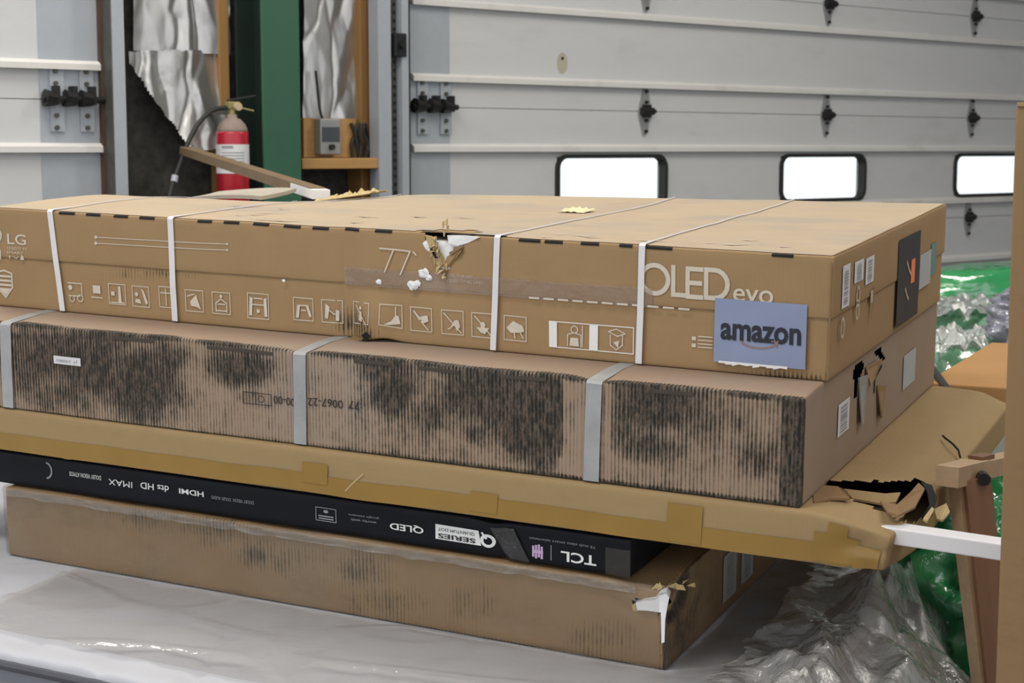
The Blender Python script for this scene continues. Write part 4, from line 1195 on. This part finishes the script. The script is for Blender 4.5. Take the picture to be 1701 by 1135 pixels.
# ---------------- carton 4: black screen carton, upside-down print
KX0, KX1, KY0, KY1 = -2.02, -0.335, -0.108, 0.85
F4 = Pd(KY0)
def warp4(s, d, n):
    fr = 1 - ss(KY0, KY0 + .1, d)
    tn = (n - NB['tcl']) / (NB['b3'] - NB['tcl'])
    x0 = F4(835, 890)[0]
    return (s, d + fr * (.006 * gauss(s, x0, .02) + .0015 * noise.noise(Vector((s * 9, n * 20, 3)))) , n - fr * .010 * max(0, tn) - fr * max(0, tn) * .006 * gauss(s, x0 - .02, .03))
t4 = T('black_screen_carton', 'thin black glossy carton with upside-down white lettering', 'carton', STK, ((KX0 + KX1) / 2, (KY0 + KY1) / 2, NB['tcl']))
body4 = part(t4, 'body', gbox((KX0, KY0, NB['tcl'] + .0005), (KX1, KY1, NB['b3'] - .0005), (.012, .04, .01), .006, warp4), 'black_box', smooth=True)
def front4(e=.0016):
    return lambda u, v: warp4(u, KY0 - e, v)
def word4(body, x0, x1, yc, h, mat='ink_bright', bold=0.0, name='printed_word', flip=True):
    a, b = F4(x0, yc), F4(x1, yc)
    m = F4((x0 + x1) / 2, yc)
    return part(t4, name, on(fit(text_geo(body, .02, bold), a[0], m[1] - h / 2, b[0], m[1] + h / 2, flip), front4()), mat, body4)
word4('TCL', 932, 991, 925, .023, bold=.02)
x = F4(916, 915)
part(t4, 'printed_rule', on(poly_geo([rect(x[0] - .0008, x[1] - .017, x[0] + .0008, x[1] + .017)]), front4()), 'ink_grey', body4)
a = F4(894, 914)
part(t4, 'printed_logo', on(poly_geo([rect(a[0] - .012 + .006 * k, a[1] - .012 - .003 * (k % 2), a[0] - .0075 + .006 * k, a[1] + .013 + .002 * (k % 3)) for k in range(4)] + [rect(a[0] - .012, a[1] - .003, a[0] + .011, a[1] + .003)]), front4()), 'ink_purple', body4)
word4('75 inch class smart television', 880, 990, 896, .0055, 'ink_grey')
word4('QLED', 648, 704, 873, .018, bold=.02)
a, b = F4(724, 886), F4(800, 886)
m = F4(762, 884)
g = poly_geo([[(a[0], m[1] - .017), (b[0], m[1] - .017), (b[0] - .006, m[1] + .017), (a[0], m[1] + .017)]])
o = part(t4, 'printed_badge', on(g, front4()), 'ink_bright', body4)
part(t4, 'badge_word', on(fit(text_geo('SERIES', .01, .02), a[0] + .006, m[1] - .014, b[0] - .012, m[1] - .003, True), front4(.0026)), 'ink_black', o)
part(t4, 'badge_word', on(fit(text_geo('QUANTUM DOT', .01), a[0] + .006, m[1] + .003, b[0] - .014, m[1] + .011, True), front4(.0026)), 'ink_black', o)
c = F4(811, 893)
part(t4, 'badge_letter', on(poly_geo(stroke(circ(c[0], c[1], .0125, 20), .0065, True) + stroke([(c[0] - .004, c[1] + .006), (c[0] - .012, c[1] + .016)], .005)), front4(.0022)), 'ink_bright', body4)
a = F4(542, 850)
part(t4, 'printed_emblem', on(poly_geo(stroke(rect(a[0] - .024, a[1] - .017, a[0] + .024, a[1] + .014), .0016, True) + [circ(a[0], a[1] + .006, .006, 10, .004)] + [rect(a[0] - .018, a[1] - .013 + .006 * k, a[0] + .018, a[1] - .010 + .006 * k) for k in range(2)]), front4()), 'ink_grey', body4)
word4('google assistant', 580, 630, 853, .006, 'ink_grey')
word4('works with', 584, 626, 862, .006, 'ink_grey')
word4('HDMI', 298, 339, 814, .013, bold=.02)
word4('dts HD', 234, 281, 805, .016, bold=.01)
word4('IMAX', 181, 220, 799, .015)
word4('DOLBY VISION ATMOS', 116, 168, 786, .011)
word4('DOLBY AUDIO', 352, 384, 824, .008, 'ink_grey')
word4('DOLBY VISION', 388, 422, 829, .008, 'ink_grey')
a = F4(84, 778)
part(t4, 'printed_arc', on(poly_geo(stroke(circ(a[0] - .012, a[1], .016, 12, .020, -80, 80), .004)), front4()), 'ink_grey', body4)
a = F4(112, 753)
part(t4, 'yellow_tab', on(poly_geo([rect(a[0] - .010, a[1] - .003, a[0] + .010, a[1] + .008)]), front4(.003)), plain('yellow_tab', (0.45, 0.40, 0.02), .5, .1), body4)
x0 = F4(838, 890)[0]
part(t4, 'torn_wrap', sheet(8, 8, lambda u, v: front4(.003 + .004 * abs(noise.noise(Vector((u * 5, v * 7, 0)))))(x0 - .03 + .05 * u + .035 * (1 - v), NB['tcl'] + .004 + .07 * v)), film('black_wrap', (.01, .01, .012), .2, .3, .12), body4, smooth=True)
part(t4, 'corner_wrap', sheet(8, 8, lambda u, v: front4(.003 + .003 * noise.noise(Vector((u * 6, v * 6, 8))))(KX1 - .05 + .05 * u, NB['tcl'] + .002 + .06 * v)), 'film_thin', body4, smooth=True)

# ---------------- carton 5: worn bottom carton with film
EX0, EX1, EY0, EY1 = -1.845, -0.258, -0.118, 0.95
F5, R5 = Pd(EY0), Ps(EX1)
def warp5(s, d, n):
    tn = (n - NB['bot']) / (NB['tcl'] - NB['bot'])
    fr = 1 - ss(EY0, EY0 + .12, d)
    k = gauss(s, EX1, .09) * gauss(d, EY0, .09) * ss(.4, 1, tn)
    s2 = s - .016 * k + k * .010 * noise.noise(Vector((d * 30, n * 40, 1)))
    d2 = d + .014 * k + k * .012 * noise.noise(Vector((s * 40, n * 40, 2))) + fr * .003 * noise.noise(Vector((s * 5, n * 10, 9)))
    n2 = n - .014 * k - fr * max(0, tn) * (.004 + .003 * noise.noise(Vector((s * 5, 0, 4))))
    return (s2, d2, n2)
HOLE5 = [(1050, 1002), (1060, 996), (1092, 994), (1096, 988), (1110, 986), (1114, 998), (1106, 1012), (1104, 1040), (1098, 1040), (1097, 1018), (1060, 1012)]
def skip5(c, f):
    return f in 'yX' and in_poly(*STK.px(warp5(*c)), HOLE5)
def soot5(v):
    x, y = STK.px(v)
    s, d, n = v
    b = 0
    for px_, py_, rx, ry, k in ((360, 880, 60, 30, .38), (420, 920, 40, 20, .4), (600, 950, 60, 30, .42), (640, 1000, 60, 30, .35), (500, 930, 50, 30, .3), (240, 860, 60, 20, .28), (780, 1000, 40, 40, .22), (1000, 1060, 60, 30, .25)):
        b = max(b, k * math.exp(-(((x - px_) / rx) ** 2 + ((y - py_) / ry) ** 2)))
    b = max(b, .62 * ss(-.02, .0, s - EX1) * (1 - ss(EY0 + .05, EY0 + .45, d)))
    tn = (n - NB['bot']) / (NB['tcl'] - NB['bot'])
    return max(b, .6 * (1 - ss(0, .04, tn)))
t5 = T('worn_carton', 'worn brown bottom carton wrapped in clear film with torn foam corner', 'carton', STK, ((EX0 + EX1) / 2, (EY0 + EY1) / 2, NB['bot']))
g = gbox((EX0, EY0, NB['bot']), (EX1, EY1, NB['tcl'] - .0005), (.010, .012, .008), .006, warp5, skip5)
body5 = part(t5, 'body', g, 'kraft_worn', smooth=True, attr=[soot5(v) for v in g[0]])
fp = [F5(*p) for p in [(1057, 1001), (1072, 997), (1090, 996), (1096, 988), (1108, 985), (1113, 992), (1110, 1006), (1106, 1030), (1105, 1066), (1100, 1068), (1099, 1017), (1078, 1014), (1060, 1013)]]
nf = len(fp)
part(t5, 'foam_padding', ([Vector((u, EY0 - .004, v)) for u, v in fp] + [Vector((u - .01, EY0 + .03, v)) for u, v in fp], [tuple(range(nf)), tuple(reversed(range(nf, 2 * nf)))] + [((i + 1) % nf, i, nf + i, nf + (i + 1) % nf) for i in range(nf)]), 'foam', label='white foam at the torn corner')
for P, dd in (([(1052, 1000), (1064, 994), (1066, 1000), (1062, 1012), (1053, 1010)], .003), ([(1097, 1014), (1101, 1014), (1101, 1085), (1097, 1088)], .002)):
    a = [F5(*p) for p in P]
    vs = [Vector(warp5(u, EY0 - dd, v)) for u, v in a]
    vs += [v + Vector((0, .004, 0)) for v in vs]
    n = len(a)
    part(t5, 'torn_flap', (vs, [tuple(range(n)), tuple(reversed(range(n, 2 * n)))] + [((i + 1) % n, i, n + i, n + (i + 1) % n) for i in range(n)]), 'kraft_dark' if dd == .002 else 'kraft_raw', body5)
for k in range(7):
    x, y = 1092 + 9 * k, 976 + 5 * math.sin(k * 2.1)
    p = Vector(STK.at(x, y, 2, NB['tcl'] - .002))
    v = [p + Vector((random.uniform(-.014, .014), random.uniform(-.014, .014), random.uniform(-.004, .012))) for _ in range(4)]
    part(t5, 'board_shred', (v, [(0, 1, 2), (0, 2, 3), (0, 3, 1), (1, 3, 2)]), 'kraft_raw', body5)
def right5(e):
    return lambda u, v: warp5(EX1 + e, u, v)
o, r = quad_label(t5, 'paper_label', [(1200, 925), (1222, 908), (1222, 984), (1200, 1000)], R5, right5(.002), 'paper_grey', body5, 'greyish paper label')
barcode(t5, o, r, right5(.003))
o, r = quad_label(t5, 'paper_label', [(1230, 912), (1250, 905), (1249, 955), (1230, 970)], R5, right5(.002), 'paper_grey', body5)
barcode(t5, o, r, right5(.003))
part(t5, 'plastic_wrap', gbox((EX0 - .006, EY0 - .005, NB['bot'] + .001), (EX1 - .008, EY1, NB['tcl'] + .001), (.014, .05, .012), .010, lambda s, d, n: (s, d - .003 * max(0, noise.noise(Vector((s * 12, n * 26, 1)))) * (1 if d < EY0 + .02 else 0), n), None, 'xy'), 'film_thin', body5, smooth=True)
part(t5, 'wrap_fold', sheet(110, 3, lambda u, v: (EX0 + (EX1 - .06 - EX0) * u, EY0 - .0085 - .004 * noise.noise(Vector((u * 50, v * 2, 0))), NB['tcl'] - .020 + .016 * v + .005 * noise.noise(Vector((u * 30, 2, v))))), film('wrap_edge', (.45, .42, .38), .86, .08, .45, 40, .8, True), body5, smooth=True)

# ---------------- white plastic strip poking out of the torn corner
n0 = NB['b2'] - .055
p = STK.at(1495, 868, 2, n0 + .03)
bs = p.x
yb = -.075
t = T('white_strip', 'white plastic strip poking out of the torn flat carton corner', 'strip', STK, (bs + .1, yb, n0))
def strip_warp(s, d, n):
    return (s, d, n - .02 * (s - .165))
part(t, 'bar', gbox((-.02, yb - .016, n0), (.47, yb + .024, n0 + .030), (.05, 1, 1), .003, strip_warp), 'plastic_white')
part(t, 'end_tab', bbox(.015, .065, yb + .02, yb + .075, n0 + .014, n0 + .026, .002), 'plastic_white')

# ---------------- mattress and its base
MX0, MX1, MY0, MY1, MN = -2.45, 0.02, -0.575, 1.05, NB['bot'] - .0005
def warpm(s, d, n):
    top = ss(MN - .05, MN, n)
    inside = s > EX0 - .01 and s < EX1 + .01 and d > EY0 - .01 and d < EY1
    q = 0
    if not inside:
        zz = abs(((s * 5.2 + .18 * math.sin(d * 14)) % 1) - .5)
        q = .006 * noise.noise(Vector((s * 9, d * 9, 2))) - .006 * gauss(zz, 0, .08) + .003 * ridge(s * 13, d * 13, 4) - .003
    return (s + (.05 * (d - MY0) * 0), d, n + top * q)
t6 = T('mattress', 'white quilted mattress carrying the carton stack', 'mattress', STK, ((MX0 + MX1) / 2, (MY0 + MY1) / 2, MN - .20))
part(t6, 'quilted_top', gbox((MX0, MY0, MN - .03), (MX1, MY1, MN), (.02, .02, .02), .018, warpm), 'cloth_white', smooth=True)
part(t6, 'border', gbox((MX0 + .004, MY0 + .004, MN - .20), (MX1 - .004, MY1 - .004, MN - .028), (.2, .2, .05), .012), 'cloth_grey', smooth=True)
part(t6, 'piping', tube([(MX0, MY0, MN - .026), (MX1, MY0, MN - .026)], .010, 8), 'piping')
part(t6, 'piping', tube([(MX1, MY0, MN - .026), (MX1, MY1, MN - .026)], .010, 8), 'piping')
# base levelled to the floor
cor = [(MX0 + .02, MY0 + .02), (MX1 - .02, MY0 + .02), (MX1 - .02, MY1 - .02), (MX0 + .02, MY1 - .02)]
topw = [STK.w((s, d, MN - .2005)) for s, d in cor]
botw = [Vector((p.x, p.y, 0.0)) for p in topw]
cen = sum(botw, Vector()) / 4
single('box_spring', 'grey covered box spring under the white mattress', 'box spring', WORLD, cen, (botw + topw, [(3, 2, 1, 0), (4, 5, 6, 7), (0, 1, 5, 4), (1, 2, 6, 5), (2, 3, 7, 6), (3, 0, 4, 7)]), 'cloth_grey')

# ---------------- clear film spread on the mattress, rumpled at the right corner
FX0, FX1 = -1.62, 0.30
def film_fn(u, v):
    s = FX0 + (FX1 - FX0) * u
    d = -0.50 + 1.20 * v
    s += (v - .35) * .16 * (1 - u) + .02 * noise.noise(Vector((v * 5, 1, 0)))
    h = .0045 + .0025 * max(0, noise.noise(Vector((s * 9, d * 9, 5)))) + .006 * max(0, ridge(s * 2.2 + d, d * 5 - s, 3) - .72) * 4
    under = s > EX0 - .03 and s < EX1 + .012 and d > EY0 - .015
    r = ss(-.26, .04, s) * (1 - .8 * ss(.3, .75, d))
    v1 = noise.voronoi(Vector((s * 8 + d * 2, d * 6, 2.5)))[0]
    v2 = noise.voronoi(Vector((s * 21, d * 19, 6.5)))[0]
    crump = .05 * (v1[1] - v1[0]) + .016 * (v2[1] - v2[0]) + max(0, ridge(s * 6 + d * 3, d * 4 - s * 3, 7)) * .04 + .03 * gauss(s, .02, .06)
    h += r * crump * (0 if under else 1)
    out = max(0, s - .035)
    fl = 1 - ss(.1, .66, d)
    sx = s
    if s > .035:
        h += .02 - .9 * out * (1.0 - .45 * fl) - .35 * max(0, out - .12)
        sx = .035 + out * (.35 + .65 * fl) + .03 * noise.noise(Vector((d * 9, out * 8, 4))) * ss(0, .1, out)
    return (sx, d, MN + h)
g = sheet(230, 150, film_fn)
def f_mid(f):
    return sum((g[0][i] for i in f), Vector()) / 4
g = (g[0], [f for f in g[1] if not (lambda c: EX0 - .005 < c.x < EX1 + .012 and c.y > EY0 - .012)(f_mid(f))])
po = single('plastic_film', 'rumpled clear plastic film spread over the white mattress', 'film', STK, (-.6, 0, MN), g, 'film', smooth=True)
po.data.materials.append(M['film_milky'])
po.data.polygons.foreach_set('material_index', [1 if ss(-.22, -.02, f_mid(f).x) > .15 + .5 * abs(noise.noise(f_mid(f) * 9)) else 0 for f in g[1]])

# ================================================================== THINGS AROUND THE STACK
zt_ = STK.w(warp1(-1.6, .6, 0)).z
def top_pt(x, y, lift=0.0):
    best = None
    for i in range(60):
        d = .2 + .78 * i / 59
        p = STK.at(x, y, 1, d)
        q = warp1(p.x, d, 0)
        e = abs(p.z - q[2])
        if best is None or e < best[0]:
            best = (e, p)
    return best[1] + Vector((0, 0, lift))
# ---- long strip leaning from the top carton to the wall
lowp = STK.w(warp1(-1.50, .80, 0.0)) + Vector((0, 0, .016))
p = proj(lowp)
r = ray(528, 324)
tt = (STK.w(warp1(-1.43, .90, .01)) - CAM).length
low = STK.w(top_pt(528, 331)) + Vector((0, 0, .016))
r2 = ray(308, 250)
high = CAM + r2 * 6.55
t = T('broken_strip', 'old brown wooden strip leaning from the top carton to the wall', 'strip', WORLD, low)
dirv = (high - low).normalized()
part(t, 'strip', beam(low, high, .045, .030), 'wood_old')
part(t, 'foam_end', beam(low - dirv * .04, low + dirv * .22, .048, .025), 'foam')
# ---- pale board and torn paper on the rear edge of the top carton
BA, BB = STK.at(330, 322, 1, .88).x, STK.at(462, 325, 1, .88).x
TA, TB = STK.at(545, 320, 1, .93).x, STK.at(636, 318, 1, .93).x
t = T('thin_board', 'drab thin board lying on the rear left of the top carton', 'board', STK, (-1.62, .75, warp1(-1.62, .7, 0)[2]))
g = sheet(16, 6, lambda u, v: (lambda s, d: (s, d, warp1(s, d, 0)[2] + .014 + .018 * v + .012 * math.sin(u * 2.5)))(BA + (BB - BA) * u, .80 + .17 * v), (0, 0, -.010))
part(t, 'panel', g, plain('drab_board', (0.42, 0.38, 0.32), .8, .2, 10), smooth=False)
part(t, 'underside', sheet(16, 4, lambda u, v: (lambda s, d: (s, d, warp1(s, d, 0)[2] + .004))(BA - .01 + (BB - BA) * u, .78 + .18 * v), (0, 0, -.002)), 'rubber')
t = T('torn_paper', 'torn yellowish packing paper on the rear edge of the top carton', 'paper', STK, (-1.3, .93, warp1(-1.3, .93, 0)[2]))
part(t, 'crumple', sheet(24, 8, lambda u, v: (lambda s, d: (s, d, warp1(s, d, 0)[2] + .003 + .034 * abs(noise.noise(Vector((u * 9, v * 3, 3)))) * math.sin(v * math.pi) + .012 * u))(TA + (TB - TA) * u, .86 + .11 * v), (0, 0, .0015)), plain('kraft_paper', (0.55, 0.44, 0.22), .8, .4, 60))

# ---- tall carton standing at the right edge
Yb = 2.38
xb = (1672 - 850.5) / FPX * Yb
bx = CAM.x + (1688 - 850.5) / (FPX) * (Yb * 1.0) * 1.0
rr = ray(1688, 175)
pt = CAM + rr * (Yb / rr.y)
sp = rotz((pt.x, Yb, 0), -20)
t = T('tall_carton', 'tall brown carton standing upright at the right edge', 'carton', sp, (.6, .1, 0))
tb = part(t, 'body', gbox((0, 0, 0), (1.2, .2, pt.z), (.1, .1, .1), .006), 'kraft_dark', smooth=True)  # darker board colour carries the shade of this backlit carton
part(t, 'top_flap', bbox(0.001, 1.2, -.003, .2, pt.z - .002, pt.z + .004, .001), 'kraft', tb)

# ---- wooden stand right of the stack
sp = rotz((0.853, 3.02, 0), 64)
def wpt(x, y, Y):
    r = ray(x, y)
    return CAM + r * (Y / r.y)
t = T('wooden_stand', 'pine easel stand beside the torn flat carton', 'stand', WORLD, (0.9, 3.05, 0))
pA, pB = wpt(1617, 795, 3.03), wpt(1654, 1135, 2.99)
dz = (pA - pB)
foot = pB + (pB - pA) * ((pB.z) / (pA.z - pB.z))
part(t, 'leg', beam(foot, pA + Vector((0, 0, .0)), .058, .03, up=(.35, -.9, 0)), 'wood_red')
e0, e1 = wpt(1585, 795, 3.03), wpt(1626, 1135, 2.99)
foot2 = e1 + (e1 - e0) * (e1.z / (e0.z - e1.z))
part(t, 'leg_edge', beam(foot2, e0, .010, .034, up=(.35, -.9, 0)), 'wood_pale')
r0, r1_ = wpt(1574, 800, 2.99), wpt(1690, 762, 3.42)
rail = part(t, 'top_rail', beam(wpt(1573, 792, 2.99), wpt(1625, 779, 3.10), .045, .038), 'wood_pale')
part(t, 'rail_extension', beam(wpt(1625, 779, 3.10), wpt(1705, 762, 3.22), .04, .034), 'wood_pale')
part(t, 'clamp_block', beam(wpt(1620, 765, 3.09), wpt(1640, 760, 3.13), .03, .016), 'wood_red')
kn = wpt(1632, 792, 3.04)
part(t, 'bolt', tube([kn, kn + Vector((-.005, -.03, 0))], .012, 10), 'grease')
bl = wpt(1695, 800, 3.2)
part(t, 'leg', beam((bl.x + .02, bl.y + .0, 0), bl, .045, .04, up=(.35, -.9, 0)), 'wood_red')

# ---- carton behind the stack at right
az = math.degrees(math.atan2(_D.x, _D.y))
spc = rotz((1.02, 4.02, 0), -az)
zc = .975
t = T('flat_top_carton', 'orange-brown closed carton standing behind the stack at right', 'carton', spc, (.45, .45, 0))
tb = part(t, 'body', gbox((0, 0, 0), (.95, .95, zc), (.2, .2, .2), .006), 'kraft_orange', smooth=True)
part(t, 'paper_label', box(.12, .28, -.003, -.001, .70, .86), 'paper', tb)
# black and white rod leaning over it
q0, q1 = wpt(1564, 634, 4.02), wpt(1531, 588, 4.35)
t = T('short_rod', 'short black rod with white grip sticking up behind the flat carton', 'rod', WORLD, q0)
part(t, 'rod', tube([q0 + (q0 - q1) * .9, q0 + (q1 - q0) * .55], .010, 10), 'rubber')
part(t, 'grip', tube([q0 + (q1 - q0) * .5, q1], .014, 10), 'plastic_white')

# ---- green film heaps
def heap(name, label, cat, mat, cx, cy, rx, ry, z0, z1, seed, rot=0, amp=.09, nu=64, nv=36, sq=3.0, fr=3.5):
    ca, sa = math.cos(rot), math.sin(rot)
    vs, fs = [], []
    for j in range(nv + 1):
        v = j / nv
        for i in range(nu):
            a = 2 * math.pi * i / nu
            ph = v * math.pi / 2
            k = (abs(math.cos(a)) ** sq + abs(math.sin(a)) ** sq) ** (-1 / sq)
            rr_ = math.cos(ph) ** .45 if v < 1 else 0.0
            x, y = rx * k * rr_ * math.cos(a), ry * k * rr_ * math.sin(a)
            z = z0 + (z1 - z0) * math.sin(ph) ** .8
            n1 = ridge(x * fr + seed, y * fr, z * fr) * .5 + fbm(x * fr * 2, y * fr * 2 + seed, z * fr * 2, 4) * .6
            m = 1 + amp * n1 / max(rx, ry) * 1.5
            zz = z0 + (z - z0) * (1 + amp * n1 * .8)
            x, y = x * m, y * m
            vs.append(Vector((cx + x * ca - y * sa, cy + x * sa + y * ca, max(z0, zz))))
    for j in range(nv):
        for i in range(nu):
            i2 = (i + 1) % nu
            fs.append((j * nu + i, j * nu + i2, (j + 1) * nu + i2, (j + 1) * nu + i))
    return single(name, label, cat, WORLD, (cx, cy, z0), (vs, fs), mat, smooth=True)
heap('green_wrapped_load', 'pallet load wrapped in shiny pale green film behind the stack', 'wrapped load', 'film_green2', 2.08, 6.05, .95, .72, 0, .91, 3.0, .5, amp=.12, fr=4.5)
heap('green_film_roll', 'bright green crumpled film roll lying on the wrapped load', 'film roll', 'film_green', 2.13, 6.75, .66, .17, .86, 1.08, 8.0, .42, amp=.07, fr=7)
def loose(name, label, x0, x1, y0, y1, Y0, Y1, mat, seed):
    p = [wpt(x0, y1, Y0), wpt(x1, y1, Y0), wpt(x1, y0, Y1), wpt(x0, y0, Y1)]
    def fn(u, v):
        q = (p[0] * (1 - u) + p[1] * u) * (1 - v) + (p[3] * (1 - u) + p[2] * u) * v
        v1 = noise.voronoi(Vector((u * 3.5 + v, v * 4, seed)))[0]
        v2 = noise.voronoi(Vector((u * 9, v * 11, seed + 2)))[0]
        return q + Vector((0, .04 * noise.noise(Vector((u * 5, v * 2, seed))), .07 * (v1[1] - v1[0]) + .03 * (v2[1] - v2[0])))
    g = sheet(48, 36, fn)
    c = sum(g[0], Vector()) / len(g[0])
    single(name, label, 'film', WORLD, c, g, mat, smooth=True)
loose('clear_film_sheet', 'crumpled clear film sheet across the middle of the pale green load', 1525, 1690, 500, 532, 5.75, 6.2, 'film_milky', 2)
loose('clear_film_sheet', 'crumpled clear film sheet at the near edge of the pale green load', 1525, 1640, 555, 588, 5.25, 5.5, 'film_milky', 7)
heap('grey_plastic_bag', 'lilac grey crumpled plastic bag on the pale green load', 'bag', 'film_grey', 1.70, 5.42, .075, .09, .88, 1.09, 5.0, 0, amp=.06, fr=14)
heap('green_bag', 'green crumpled plastic bag on the floor behind the wooden stand', 'bag', 'film_green', 1.05, 3.63, .17, .20, 0, .80, 11.0, -.4, amp=.10, fr=8)
bpy.context.view_layer.update()
